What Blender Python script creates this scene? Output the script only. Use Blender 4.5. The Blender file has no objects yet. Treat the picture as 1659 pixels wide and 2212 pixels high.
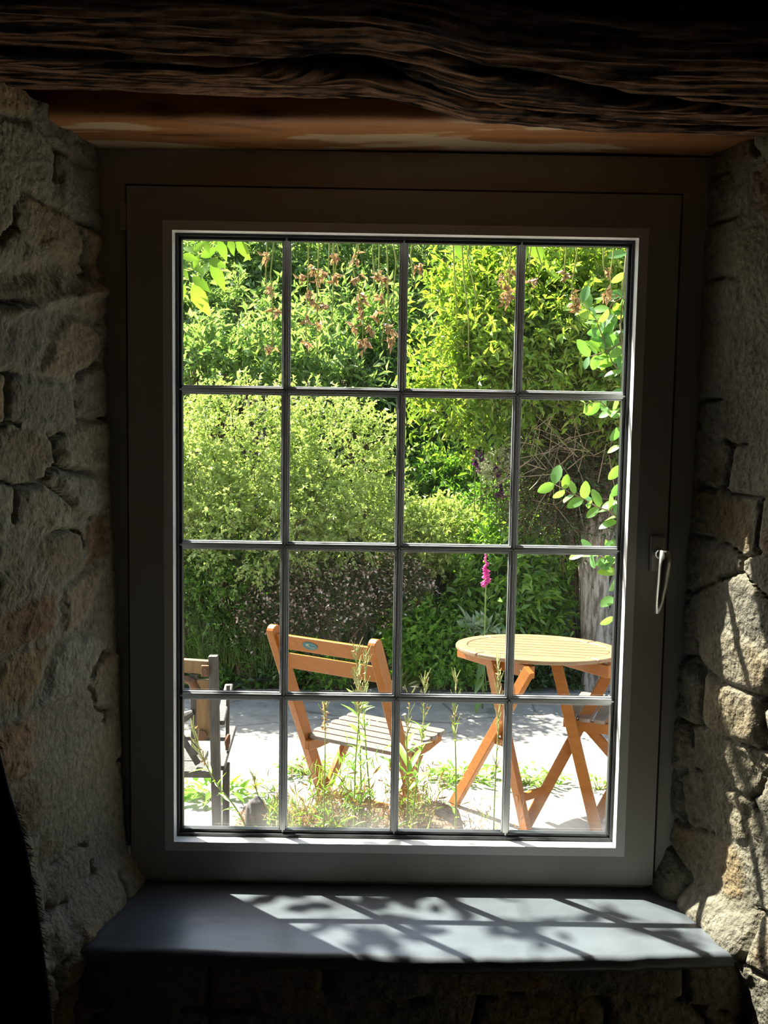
import bpy, math
import numpy as np

C = bpy.context.scene.collection
S = bpy.context.scene
rng = np.random.default_rng(7)

# ------------------------------------------------------------------ camera, sky, sun, exposure
FPX, CX, CY = 2200.0, 829.5, 1106.0
CAM = np.array([0.0, 0.0, 1.72])
PITCH, YAW, ROLL = 0.09275, 0.00562, 0.01623
_f = np.array([math.sin(YAW) * math.cos(PITCH), math.cos(YAW) * math.cos(PITCH), -math.sin(PITCH)])
_R = np.array([math.cos(YAW), -math.sin(YAW), 0.0]); _U = np.cross(_R, _f)
_r = _R * math.cos(ROLL) + _U * math.sin(ROLL); _u = -_R * math.sin(ROLL) + _U * math.cos(ROLL)


def at(u, v, y=None, z=None):
    """the point of the place seen at photograph position (u, v), at distance y or at height z"""
    d = _f + _r * (u - CX) / FPX - _u * (v - CY) / FPX
    t = (y - CAM[1]) / d[1] if y is not None else (z - CAM[2]) / d[2]
    return CAM + d * t


cam = bpy.data.cameras.new('camera'); cam_o = bpy.data.objects.new('camera', cam); C.objects.link(cam_o)
cam.sensor_fit = 'HORIZONTAL'; cam.sensor_width = 36.0; cam.lens = FPX / 1659.0 * 36.0
cam.clip_start = 0.02; cam.clip_end = 200
from mathutils import Matrix, Vector
cam_o.matrix_world = Matrix(((_r[0], _u[0], -_f[0], CAM[0]), (_r[1], _u[1], -_f[1], CAM[1]), (_r[2], _u[2], -_f[2], CAM[2]), (0, 0, 0, 1)))
S.camera = cam_o

SUN_EL, SUN_AZ = math.radians(53.0), math.radians(48.3)
to_sun = Vector((-math.sin(SUN_AZ) * math.cos(SUN_EL), math.cos(SUN_AZ) * math.cos(SUN_EL), math.sin(SUN_EL)))
sun = bpy.data.lights.new('sun', 'SUN'); sun.energy = 6.0; sun.angle = math.radians(0.6); sun.color = (1.0, 0.95, 0.86)
sun_o = bpy.data.objects.new('sun', sun); C.objects.link(sun_o)
sun_o.rotation_euler = to_sun.to_track_quat('Z', 'Y').to_euler(); sun_o.location = (-6, 8, 10)

w = bpy.data.worlds.new('sky'); S.world = w; w.use_nodes = True
wn = w.node_tree.nodes; wl = w.node_tree.links
sky = wn.new('ShaderNodeTexSky'); sky.sky_type = 'NISHITA'; sky.sun_disc = False
sky.sun_elevation = SUN_EL; sky.sun_rotation = -SUN_AZ; sky.altitude = 50; sky.air_density = 1.0; sky.dust_density = 3.0
wn['Background'].inputs['Strength'].default_value = 0.085
wl.new(sky.outputs['Color'], wn['Background'].inputs['Color'])

S.view_settings.view_transform = 'Standard'; S.view_settings.look = 'None'
S.view_settings.gamma = 1.0; S.view_settings.use_curve_mapping = False
S.view_settings.exposure = 2.45
S.cycles.use_denoising = True
S.cycles.max_bounces = 10; S.cycles.diffuse_bounces = 5; S.cycles.glossy_bounces = 4
S.cycles.transmission_bounces = 6; S.cycles.transparent_max_bounces = 12
S.cycles.sample_clamp_indirect = 6.0


# ------------------------------------------------------------------ noise
def hsh(ix, iy, seed):
    h = (ix.astype(np.int64) * 374761393 + iy.astype(np.int64) * 668265263 + seed * 974634777) & 0xFFFFFFFF
    h = ((h ^ (h >> 13)) * 1274126177) & 0xFFFFFFFF
    h = h ^ (h >> 16)
    return (h & 0xFFFFFF) / float(0xFFFFFF)


def vn(x, y, seed=0):
    x = np.asarray(x, float); y = np.asarray(y, float)
    ix = np.floor(x); iy = np.floor(y); fx = x - ix; fy = y - iy
    fx = fx * fx * (3 - 2 * fx); fy = fy * fy * (3 - 2 * fy)
    a = hsh(ix, iy, seed); b = hsh(ix + 1, iy, seed); c = hsh(ix, iy + 1, seed); d = hsh(ix + 1, iy + 1, seed)
    return (a * (1 - fx) + b * fx) * (1 - fy) + (c * (1 - fx) + d * fx) * fy


def fbm(x, y, seed=0, oct=4):
    s = 0; a = 0.5; t = 0
    for o in range(oct):
        s = s + a * vn(x * 2 ** o, y * 2 ** o, seed + o * 17); t += a; a *= 0.5
    return s / t


def sst(a, b, x):
    t = np.clip((x - a) / (b - a), 0, 1); return t * t * (3 - 2 * t)


def unit(v):
    v = np.asarray(v, float); return v / np.maximum(np.linalg.norm(v, axis=-1, keepdims=True), 1e-9)


# ------------------------------------------------------------------ materials
def mat(name, col, rough=0.7, metal=0.0, spec=0.4, noise=None, bump=None, coat=0.0):
    """noise = (scale xyz, colour b, contrast lo, hi); bump = (scale xyz, strength, distance)"""
    m = bpy.data.materials.new(name); m.use_nodes = True
    n = m.node_tree.nodes; l = m.node_tree.links; b = n['Principled BSDF']
    b.inputs['Base Color'].default_value = (*col, 1); b.inputs['Roughness'].default_value = rough
    b.inputs['Metallic'].default_value = metal; b.inputs['Specular IOR Level'].default_value = spec
    b.inputs['Coat Weight'].default_value = coat
    tc = n.new('ShaderNodeTexCoord')
    if noise:
        mp = n.new('ShaderNodeMapping'); mp.inputs['Scale'].default_value = noise[0]; l.new(tc.outputs['Object'], mp.inputs['Vector'])
        nt = n.new('ShaderNodeTexNoise'); nt.inputs['Scale'].default_value = 1; nt.inputs['Detail'].default_value = 5; nt.inputs['Roughness'].default_value = .62
        l.new(mp.outputs[0], nt.inputs['Vector'])
        cr = n.new('ShaderNodeValToRGB'); cr.color_ramp.elements[0].position = noise[2]; cr.color_ramp.elements[1].position = noise[3]
        cr.color_ramp.elements[0].color = (*col, 1); cr.color_ramp.elements[1].color = (*noise[1], 1)
        l.new(nt.outputs['Fac'], cr.inputs['Fac']); l.new(cr.outputs['Color'], b.inputs['Base Color'])
    if bump:
        mp = n.new('ShaderNodeMapping'); mp.inputs['Scale'].default_value = bump[0]; l.new(tc.outputs['Object'], mp.inputs['Vector'])
        nt = n.new('ShaderNodeTexNoise'); nt.inputs['Scale'].default_value = 1; nt.inputs['Detail'].default_value = 6
        l.new(mp.outputs[0], nt.inputs['Vector'])
        bp = n.new('ShaderNodeBump'); bp.inputs['Strength'].default_value = bump[1]; bp.inputs['Distance'].default_value = bump[2]
        l.new(nt.outputs['Fac'], bp.inputs['Height']); l.new(bp.outputs[0], b.inputs['Normal'])
    return m


def leaf_mat(name, cols, trans, rough=0.33, tmix=0.45, gloss=0.6):
    """per-leaf colour variety, light shining through the leaf"""
    m = bpy.data.materials.new(name); m.use_nodes = True
    n = m.node_tree.nodes; l = m.node_tree.links; b = n['Principled BSDF']
    g = n.new('ShaderNodeNewGeometry')
    cr = n.new('ShaderNodeValToRGB')
    while len(cr.color_ramp.elements) < len(cols): cr.color_ramp.elements.new(0.5)
    for i, c in enumerate(cols):
        cr.color_ramp.elements[i].position = i / max(1, len(cols) - 1); cr.color_ramp.elements[i].color = (*c, 1)
    l.new(g.outputs['Random Per Island'], cr.inputs['Fac']); l.new(cr.outputs['Color'], b.inputs['Base Color'])
    b.inputs['Roughness'].default_value = rough; b.inputs['Specular IOR Level'].default_value = gloss
    t = n.new('ShaderNodeBsdfTranslucent')
    mx = n.new('ShaderNodeMix'); mx.data_type = 'RGBA'; mx.blend_type = 'MULTIPLY'; mx.inputs[0].default_value = 1.0
    l.new(cr.outputs['Color'], mx.inputs[6]); mx.inputs[7].default_value = (*trans, 1)
    l.new(mx.outputs[2], t.inputs['Color'])
    ms = n.new('ShaderNodeMixShader'); ms.inputs[0].default_value = tmix
    l.new(b.outputs[0], ms.inputs[1]); l.new(t.outputs[0], ms.inputs[2]); l.new(ms.outputs[0], n['Material Output'].inputs['Surface'])
    return m


def attr_mat(name, attr, rough, bump_scale, bump_str, bump_dist, spec=0.3, fine=60.0):
    m = bpy.data.materials.new(name); m.use_nodes = True
    n = m.node_tree.nodes; l = m.node_tree.links; b = n['Principled BSDF']
    a = n.new('ShaderNodeAttribute'); a.attribute_name = attr
    tc = n.new('ShaderNodeTexCoord')
    nt = n.new('ShaderNodeTexNoise'); nt.inputs['Scale'].default_value = fine; nt.inputs['Detail'].default_value = 6; nt.inputs['Roughness'].default_value = .7
    l.new(tc.outputs['Object'], nt.inputs['Vector'])
    mr = n.new('ShaderNodeMapRange'); mr.inputs[1].default_value = .3; mr.inputs[2].default_value = .7; mr.inputs[3].default_value = .6; mr.inputs[4].default_value = 1.35
    l.new(nt.outputs['Fac'], mr.inputs[0])
    mx = n.new('ShaderNodeMix'); mx.data_type = 'RGBA'; mx.blend_type = 'MULTIPLY'; mx.inputs[0].default_value = 1
    l.new(a.outputs['Color'], mx.inputs[6]); l.new(mr.outputs[0], mx.inputs[7]); l.new(mx.outputs[2], b.inputs['Base Color'])
    b.inputs['Roughness'].default_value = rough; b.inputs['Specular IOR Level'].default_value = spec
    n2 = n.new('ShaderNodeTexNoise'); n2.inputs['Scale'].default_value = bump_scale; n2.inputs['Detail'].default_value = 8
    l.new(tc.outputs['Object'], n2.inputs['Vector'])
    bp = n.new('ShaderNodeBump'); bp.inputs['Strength'].default_value = bump_str; bp.inputs['Distance'].default_value = bump_dist
    l.new(n2.outputs['Fac'], bp.inputs['Height']); l.new(bp.outputs[0], b.inputs['Normal'])
    return m


M = {}
M['stone'] = attr_mat('rubble_stone', 'stone_albedo', .95, 95, .9, .010, spec=.15, fine=85)
M['plaster'] = mat('room_plaster', (.18, .16, .13), .9, noise=((6, 6, 6), (.14, .13, .11), .35, .65), bump=((40, 40, 40), .3, .004))
M['floor'] = mat('floor_slate', (.16, .15, .14), .6, noise=((3, 3, 3), (.22, .2, .18), .4, .6))
M['beam'] = attr_mat('old_oak', 'wood_albedo_shade', .95, 90, .5, .003, spec=.08)
M['board'] = mat('dark_board', (.03, .024, .02), .9, noise=((2, 40, 40), (.015, .012, .01), .4, .6))
M['paint'] = mat('grey_white_paint', (.40, .385, .345), .38, spec=.4, bump=((300, 300, 60), .06, .001))
M['bead'] = mat('white_bead_paint', (.78, .78, .75), .35)
M['gasket'] = mat('black_gasket', (.03, .032, .035), .4)
M['bar'] = mat('silver_grey_bar', (.78, .80, .81), .35)
M['satin'] = mat('satin_steel', (.62, .61, .57), .28, metal=.9)
M['slate'] = mat('slate', (.105, .120, .134), .33, spec=.6, noise=((5, 9, 5), (.07, .08, .088), .35, .68), bump=((14, 22, 30), .25, .004))
M['cloth'] = mat('navy_cloth', (.010, .012, .022), .95, noise=((120, 120, 120), (.018, .02, .035), .4, .6), bump=((300, 300, 300), .4, .002))
M['fringe'] = mat('gold_fringe', (.30, .22, .10), .8)
M['wood'] = mat('oiled_hardwood', (.27, .088, .010), .36, noise=((14, 60, 60), (.34, .122, .018), .35, .7), bump=((20, 90, 90), .15, .002))
M['seatwood'] = mat('sun_bleached_slats', (.17, .135, .105), .30, noise=((12, 60, 60), (.22, .18, .15), .35, .7))
M['topwood'] = mat('honey_table_slats', (.21, .135, .068), .30, noise=((12, 50, 50), (.26, .18, .10), .35, .7))
M['grey_wood'] = mat('weathered_grey_wood', (.040, .038, .036), .55, noise=((60, 60, 9), (.085, .08, .075), .35, .7), bump=((80, 80, 12), .5, .003))
M['worn_wood'] = mat('worn_brown_plank', (.22, .135, .06), .75, noise=((60, 60, 10), (.13, .08, .04), .35, .7), bump=((70, 70, 12), .4, .003))
M['iron'] = mat('rusty_iron', (.09, .055, .04), .7, metal=.3, noise=((50, 50, 50), (.18, .08, .035), .4, .65))
M['teal'] = mat('teal_plate', (.02, .12, .15), .4)
M['teal_mark'] = mat('plate_mark', (.30, .28, .20), .5)
M['bolt'] = mat('dull_bolt', (.25, .22, .16), .4, metal=.8)
M['soil'] = mat('dry_soil', (.085, .052, .03), .95, noise=((30, 30, 30), (.19, .13, .08), .38, .66), bump=((60, 60, 60), .8, .015))
M['bank'] = mat('shaded_bank', (.028, .035, .014), .95, noise=((3, 3, 3), (.05, .05, .025), .4, .6), bump=((12, 12, 12), .8, .05))
M['rock'] = mat('field_stone', (.055, .05, .047), .85, noise=((16, 16, 16), (.12, .11, .10), .4, .65), bump=((40, 40, 40), .6, .01))
M['render'] = mat('grey_stone_facade', (.17, .16, .14), .9, noise=((8, 8, 8), (.11, .10, .09), .4, .6), bump=((50, 50, 50), .4, .004))
M['concrete'] = mat('concrete_post', (.36, .34, .31), .9, noise=((14, 14, 6), (.22, .21, .19), .4, .65), bump=((60, 60, 60), .5, .004))
M['bark'] = mat('pale_bark', (.46, .41, .34), .9, noise=((34, 34, 7), (.14, .11, .085), .42, .62), bump=((40, 40, 8), .9, .02))
M['twig'] = mat('brown_twig', (.07, .046, .028), .7, noise=((8, 8, 8), (.16, .105, .06), .4, .6))
M['pale_twig'] = mat('pale_twig', (.36, .27, .17), .8, noise=((8, 8, 8), (.22, .15, .09), .4, .6))
M['gstem'] = mat('green_stem', (.20, .26, .07), .6)
M['vstem'] = mat('vine_stem', (.26, .30, .06), .6)
M['straw'] = leaf_mat('dry_straw', [(.30, .19, .085), (.19, .11, .05), (.40, .28, .14)], (.9, .75, .5), tmix=.3)
M['dried'] = leaf_mat('dried_flower', [(.38, .255, .14), (.28, .18, .10), (.48, .36, .22)], (1.0, .85, .6), tmix=.4)
M['lime'] = leaf_mat('lime_leaf', [(.34, .43, .13), (.42, .50, .18), (.28, .37, .10), (.52, .58, .28)], (1.1, 1.2, .62), tmix=.45, gloss=.5, rough=.35)
M['mid'] = leaf_mat('mid_green_leaf', [(.075, .15, .035), (.11, .21, .045), (.16, .28, .06), (.055, .12, .03)], (1.7, 1.9, .6), tmix=.45)
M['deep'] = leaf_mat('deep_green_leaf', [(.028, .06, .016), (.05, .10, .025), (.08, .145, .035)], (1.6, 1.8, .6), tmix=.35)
M['yellow'] = leaf_mat('yellow_green_leaf', [(.20, .33, .055), (.27, .39, .06), (.15, .26, .05), (.36, .38, .09)], (1.3, 1.35, .5), tmix=.46, gloss=.5, rough=.38)
M['fresh'] = leaf_mat('fresh_green_leaf', [(.16, .34, .05), (.22, .40, .06), (.12, .26, .05)], (1.5, 1.5, .5), tmix=.45)
M['border'] = leaf_mat('border_leaf', [(.11, .22, .05), (.18, .32, .06), (.27, .43, .09)], (1.6, 1.7, .5), tmix=.45, gloss=.7, rough=.3)
M['vine'] = leaf_mat('vine_leaf', [(.17, .29, .05), (.10, .19, .04), (.22, .35, .07)], (1.5, 1.55, .55), tmix=.5)
M['round'] = leaf_mat('honeysuckle_leaf', [(.16, .30, .07), (.09, .22, .09), (.22, .36, .07)], (1.5, 1.45, .5), tmix=.5, gloss=.6)
M['tall'] = leaf_mat('sunlit_bush_leaf', [(.15, .25, .085), (.21, .32, .115), (.29, .37, .18), (.10, .19, .07)], (1.4, 1.45, .62), tmix=.5, gloss=.6, rough=.35)
M['silver'] = leaf_mat('grey_green_leaf', [(.46, .56, .38), (.36, .48, .30), (.55, .62, .46)], (1.2, 1.2, .7), tmix=.35)
M['pod'] = leaf_mat('seed_pod', [(.34, .40, .15), (.42, .46, .20), (.40, .34, .16)], (1.2, 1.1, .6), tmix=.2)
M['pink'] = leaf_mat('dusky_pink_flower', [(.60, .42, .36), (.78, .62, .56), (.26, .14, .09), (.88, .76, .70)], (1.1, .9, .8), tmix=.35)
M['white'] = leaf_mat('white_petal', [(.80, .80, .74), (.72, .74, .66)], (1, 1, .95), tmix=.4)
M['cream'] = leaf_mat('cream_spray', [(.70, .70, .56), (.58, .60, .42)], (1, 1, .8), tmix=.35)
M['magenta'] = leaf_mat('magenta_bell', [(.62, .10, .36), (.70, .18, .44), (.54, .07, .30)], (1.25, .9, 1.1), tmix=.45)
M['purple'] = leaf_mat('purple_bell', [(.22, .05, .24), (.30, .08, .32)], (1.2, .9, 1.2), tmix=.4)


def patio_mat():
    m = bpy.data.materials.new('pale_paving'); m.use_nodes = True
    n = m.node_tree.nodes; l = m.node_tree.links; b = n['Principled BSDF']
    tc = n.new('ShaderNodeTexCoord')
    v = n.new('ShaderNodeTexVoronoi'); v.feature = 'DISTANCE_TO_EDGE'; v.inputs['Scale'].default_value = 1.7
    nz = n.new('ShaderNodeTexNoise'); nz.inputs['Scale'].default_value = 2.5; nz.inputs['Detail'].default_value = 3
    l.new(tc.outputs['Object'], nz.inputs['Vector'])
    mxv = n.new('ShaderNodeMix'); mxv.data_type = 'RGBA'; mxv.inputs[0].default_value = .12
    l.new(tc.outputs['Object'], mxv.inputs[6]); l.new(nz.outputs['Color'], mxv.inputs[7]); l.new(mxv.outputs[2], v.inputs['Vector'])
    cr = n.new('ShaderNodeValToRGB'); cr.color_ramp.elements[0].position = .0; cr.color_ramp.elements[1].position = .02
    cr.color_ramp.elements[0].color = (.30, .27, .22, 1); cr.color_ramp.elements[1].color = (1, 1, 1, 1)
    l.new(v.outputs['Distance'], cr.inputs['Fac'])
    n2 = n.new('ShaderNodeTexNoise'); n2.inputs['Scale'].default_value = 9; n2.inputs['Detail'].default_value = 8; n2.inputs['Roughness'].default_value = .7
    l.new(tc.outputs['Object'], n2.inputs['Vector'])
    c2 = n.new('ShaderNodeValToRGB'); c2.color_ramp.elements[0].position = .35; c2.color_ramp.elements[1].position = .6
    c2.color_ramp.elements[0].color = (.21, .20, .175, 1); c2.color_ramp.elements[1].color = (.33, .315, .285, 1)
    l.new(n2.outputs['Fac'], c2.inputs['Fac'])
    mx = n.new('ShaderNodeMix'); mx.data_type = 'RGBA'; mx.blend_type = 'MULTIPLY'; mx.inputs[0].default_value = .8
    l.new(c2.outputs['Color'], mx.inputs[6]); l.new(cr.outputs['Color'], mx.inputs[7]); l.new(mx.outputs[2], b.inputs['Base Color'])
    b.inputs['Roughness'].default_value = .85
    bp = n.new('ShaderNodeBump'); bp.inputs['Strength'].default_value = .5; bp.inputs['Distance'].default_value = .01
    l.new(n2.outputs['Fac'], bp.inputs['Height']); l.new(bp.outputs[0], b.inputs['Normal'])
    return m


def glass_mat():
    m = bpy.data.materials.new('window_glass'); m.use_nodes = True
    n = m.node_tree.nodes; l = m.node_tree.links
    t = n.new('ShaderNodeBsdfTransparent'); t.inputs['Color'].default_value = (.97, .985, .97, 1)
    g = n.new('ShaderNodeBsdfGlossy'); g.inputs['Roughness'].default_value = 0.0
    lw = n.new('ShaderNodeLayerWeight'); pw = n.new('ShaderNodeMath'); pw.operation = 'POWER'; pw.inputs[1].default_value = 4.0; l.new(lw.outputs['Facing'], pw.inputs[0])
    fr = n.new('ShaderNodeMapRange'); fr.inputs[3].default_value = .03; fr.inputs[4].default_value = .75; l.new(pw.outputs[0], fr.inputs[0])
    mx = n.new('ShaderNodeMixShader'); l.new(fr.outputs[0], mx.inputs[0]); l.new(t.outputs[0], mx.inputs[1]); l.new(g.outputs[0], mx.inputs[2])
    # a film of dust, thicker in the bottom corners of the pane
    d = n.new('ShaderNodeBsdfTranslucent'); d.inputs['Color'].default_value = (.8, .8, .78, 1)
    tc = n.new('ShaderNodeTexCoord'); sp = n.new('ShaderNodeSeparateXYZ'); l.new(tc.outputs['Object'], sp.inputs[0])
    mr = n.new('ShaderNodeMapRange'); mr.inputs[1].default_value = .95; mr.inputs[2].default_value = 1.03; mr.inputs[3].default_value = .07; mr.inputs[4].default_value = .0012
    l.new(sp.outputs['Z'], mr.inputs[0])
    nz = n.new('ShaderNodeTexNoise'); nz.inputs['Scale'].default_value = 9; nz.inputs['Detail'].default_value = 4; l.new(tc.outputs['Object'], nz.inputs['Vector'])
    mu = n.new('ShaderNodeMath'); mu.operation = 'MULTIPLY'; l.new(mr.outputs[0], mu.inputs[0]); l.new(nz.outputs['Fac'], mu.inputs[1])
    m2 = n.new('ShaderNodeMixShader'); l.new(mu.outputs[0], m2.inputs[0]); l.new(mx.outputs[0], m2.inputs[1]); l.new(d.outputs[0], m2.inputs[2])
    l.new(m2.outputs[0], n['Material Output'].inputs['Surface'])
    return m


def lintel_mat():
    m = bpy.data.materials.new('peeled_lintel_wood'); m.use_nodes = True
    n = m.node_tree.nodes; l = m.node_tree.links; b = n['Principled BSDF']
    tc = n.new('ShaderNodeTexCoord')
    mp = n.new('ShaderNodeMapping'); mp.inputs['Scale'].default_value = (3, 40, 40); l.new(tc.outputs['Object'], mp.inputs['Vector'])
    nt = n.new('ShaderNodeTexNoise'); nt.inputs['Scale'].default_value = 1; nt.inputs['Detail'].default_value = 6; l.new(mp.outputs[0], nt.inputs['Vector'])
    cr = n.new('ShaderNodeValToRGB'); cr.color_ramp.elements[0].position = .3; cr.color_ramp.elements[1].position = .7
    cr.color_ramp.elements[0].color = (.34, .125, .035, 1); cr.color_ramp.elements[1].color = (.50, .21, .065, 1)
    l.new(nt.outputs['Fac'], cr.inputs['Fac'])
    mp2 = n.new('ShaderNodeMapping'); mp2.inputs['Scale'].default_value = (2.6, 13, 13); mp2.inputs['Location'].default_value = (1.35, .35, 0); l.new(tc.outputs['Object'], mp2.inputs['Vector'])
    n2 = n.new('ShaderNodeTexNoise'); n2.inputs['Scale'].default_value = 1; n2.inputs['Detail'].default_value = 4; n2.inputs['Distortion'].default_value = .4; l.new(mp2.outputs[0], n2.inputs['Vector'])
    c2 = n.new('ShaderNodeValToRGB'); e = c2.color_ramp.elements
    e[0].position = .525; e[1].position = .56; e[0].color = (0, 0, 0, 1); e[1].color = (1, 1, 1, 1)
    l.new(n2.outputs['Fac'], c2.inputs['Fac'])
    mx = n.new('ShaderNodeMix'); mx.data_type = 'RGBA'; l.new(c2.outputs['Color'], mx.inputs[0]); l.new(cr.outputs['Color'], mx.inputs[6]); mx.inputs[7].default_value = (.66, .47, .27, 1)
    c3 = n.new('ShaderNodeValToRGB'); e = c3.color_ramp.elements
    e[0].position = .34; e[1].position = .40; e[0].color = (.30, .26, .24, 1); e[1].color = (1, 1, 1, 1)
    l.new(n2.outputs['Fac'], c3.inputs['Fac'])
    m3 = n.new('ShaderNodeMix'); m3.data_type = 'RGBA'; m3.blend_type = 'MULTIPLY'; m3.inputs[0].default_value = .8
    l.new(mx.outputs[2], m3.inputs[6]); l.new(c3.outputs['Color'], m3.inputs[7]); l.new(m3.outputs[2], b.inputs['Base Color'])
    b.inputs['Roughness'].default_value = .6
    return m


M['patio'] = patio_mat(); M['glass'] = glass_mat(); M['lintel'] = lintel_mat()


# ------------------------------------------------------------------ object helpers
def tag(o, label=None, cat=None, group=None, kind=None):
    if label: o['label'] = label
    if cat: o['category'] = cat
    if group: o['group'] = group
    if kind: o['kind'] = kind
    return o


def thing(name, label, cat, loc=(0, 0, 0), group=None, kind=None):
    o = bpy.data.objects.new(name, None); C.objects.link(o); o.location = loc; o.empty_display_size = .05
    return tag(o, label, cat, group, kind)


def link(name, me, material, parent=None):
    o = bpy.data.objects.new(name, me); C.objects.link(o)
    if material: me.materials.append(material)
    if parent is not None:
        o.parent = parent
        if parent.type == 'EMPTY': o.matrix_parent_inverse = Matrix.Translation(-Vector(parent.location))
    return o


def mesh_np(name, V, F, material, parent=None, smooth=False, color=None, cname=None):
    """V (n,3); F: one (m,k) array or a list of arrays of faces"""
    V = np.ascontiguousarray(V, dtype=np.float32).reshape(-1, 3)
    Fs = F if isinstance(F, list) else [F]
    Fs = [np.asarray(f, dtype=np.int32) for f in Fs if len(f)]
    me = bpy.data.meshes.new(name)
    me.vertices.add(len(V)); me.vertices.foreach_set('co', V.ravel())
    tot = sum(f.size for f in Fs); npoly = sum(len(f) for f in Fs)
    me.loops.add(tot); me.loops.foreach_set('vertex_index', np.concatenate([f.ravel() for f in Fs]))
    starts = []; s = 0
    for f in Fs:
        starts.append(s + np.arange(len(f)) * f.shape[1]); s += f.size
    me.polygons.add(npoly); me.polygons.foreach_set('loop_start', np.concatenate(starts).astype(np.int32))
    me.polygons.foreach_set('use_smooth', np.full(npoly, bool(smooth)))
    if color is not None:
        a = me.color_attributes.new(cname, 'FLOAT_COLOR', 'POINT')
        c = np.ones((len(V), 4), dtype=np.float32); c[:, :3] = color.reshape(-1, 3); a.data.foreach_set('color', c.ravel())
    me.update(calc_edges=True); me.validate()
    return link(name, me, material, parent)


def grid_faces(nu, nv):
    i = np.arange(nu - 1)[:, None] * nv + np.arange(nv - 1)[None, :]
    i = i.ravel()
    return np.stack([i, i + nv, i + nv + 1, i + 1], 1)


class MB:
    """collects boxes, bars, tubes and prisms, linked as ONE mesh object"""
    def __init__(s): s.V = []; s.F = {}; s.n = 0
    def add(s, V, F):
        for f in F: s.F.setdefault(len(f), []).append([i + s.n for i in f])
        V = np.asarray(V, float).reshape(-1, 3); s.V.append(V); s.n += len(V); return s
    def hexa(s, P):
        return s.add(P, [(0, 3, 2, 1), (4, 5, 6, 7), (0, 1, 5, 4), (1, 2, 6, 5), (2, 3, 7, 6), (3, 0, 4, 7)])
    def box(s, lo, hi):
        x0, y0, z0 = lo; x1, y1, z1 = hi
        return s.hexa([(x0, y0, z0), (x1, y0, z0), (x1, y1, z0), (x0, y1, z0), (x0, y0, z1), (x1, y0, z1), (x1, y1, z1), (x0, y1, z1)])
    def bar(s, p0, p1, w, d, side=(1, 0, 0), w1=None, d1=None):
        """bar from p0 to p1, w wide along `side`, d deep across"""
        p0 = np.array(p0, float); p1 = np.array(p1, float); a = unit(p1 - p0)
        sd = np.array(side, float); sd = unit(sd - a * (sd @ a)); t = np.cross(a, sd)
        w1 = w if w1 is None else w1; d1 = d if d1 is None else d1
        P = [p0 - sd * w / 2 - t * d / 2, p0 + sd * w / 2 - t * d / 2, p0 + sd * w / 2 + t * d / 2, p0 - sd * w / 2 + t * d / 2,
             p1 - sd * w1 / 2 - t * d1 / 2, p1 + sd * w1 / 2 - t * d1 / 2, p1 + sd * w1 / 2 + t * d1 / 2, p1 - sd * w1 / 2 + t * d1 / 2]
        return s.hexa(P)
    def tube(s, pts, rad, n=8, cap=True):
        pts = np.asarray(pts, float); m = len(pts)
        rad = np.full(m, rad) if np.isscalar(rad) else np.asarray(rad)
        tg = unit(np.gradient(pts, axis=0)); ref = np.array([0.3, .2, 1.0]) if abs(tg[0][2]) < .9 else np.array([1.0, .2, 0])
        V = []
        for i in range(m):
            a = unit(np.cross(tg[i], ref)); b = np.cross(tg[i], a)
            for k in range(n):
                q = 2 * math.pi * k / n; V.append(pts[i] + rad[i] * (a * math.cos(q) + b * math.sin(q)))
        F = [(i * n + k, i * n + (k + 1) % n, (i + 1) * n + (k + 1) % n, (i + 1) * n + k) for i in range(m - 1) for k in range(n)]
        s.add(V, F)
        if cap:
            s.F.setdefault(n, []).append([s.n - n * m + k for k in range(n)][::-1])
            s.F.setdefault(n, []).append([s.n - n + k for k in range(n)])
        return s
    def prism(s, poly, off):
        """polygon (n,3) pushed along the vector off"""
        poly = np.asarray(poly, float); n = len(poly); off = np.asarray(off, float)
        F = [tuple(range(n))[::-1], tuple(range(n, 2 * n))] + [(i, (i + 1) % n, n + (i + 1) % n, n + i) for i in range(n)]
        return s.add(np.concatenate([poly, poly + off]), F)
    def build(s, name, material, parent=None, smooth=False, bevel=0.0, seg=2):
        V = np.concatenate(s.V)
        o = mesh_np(name, V, [np.array(f) for f in s.F.values()], material, parent, smooth)
        if bevel:
            b = o.modifiers.new('bevel', 'BEVEL'); b.width = bevel; b.segments = seg; b.limit_method = 'ANGLE'; b.angle_limit = math.radians(40)
        return o


def struct(o): o['kind'] = 'structure'; return o


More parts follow.
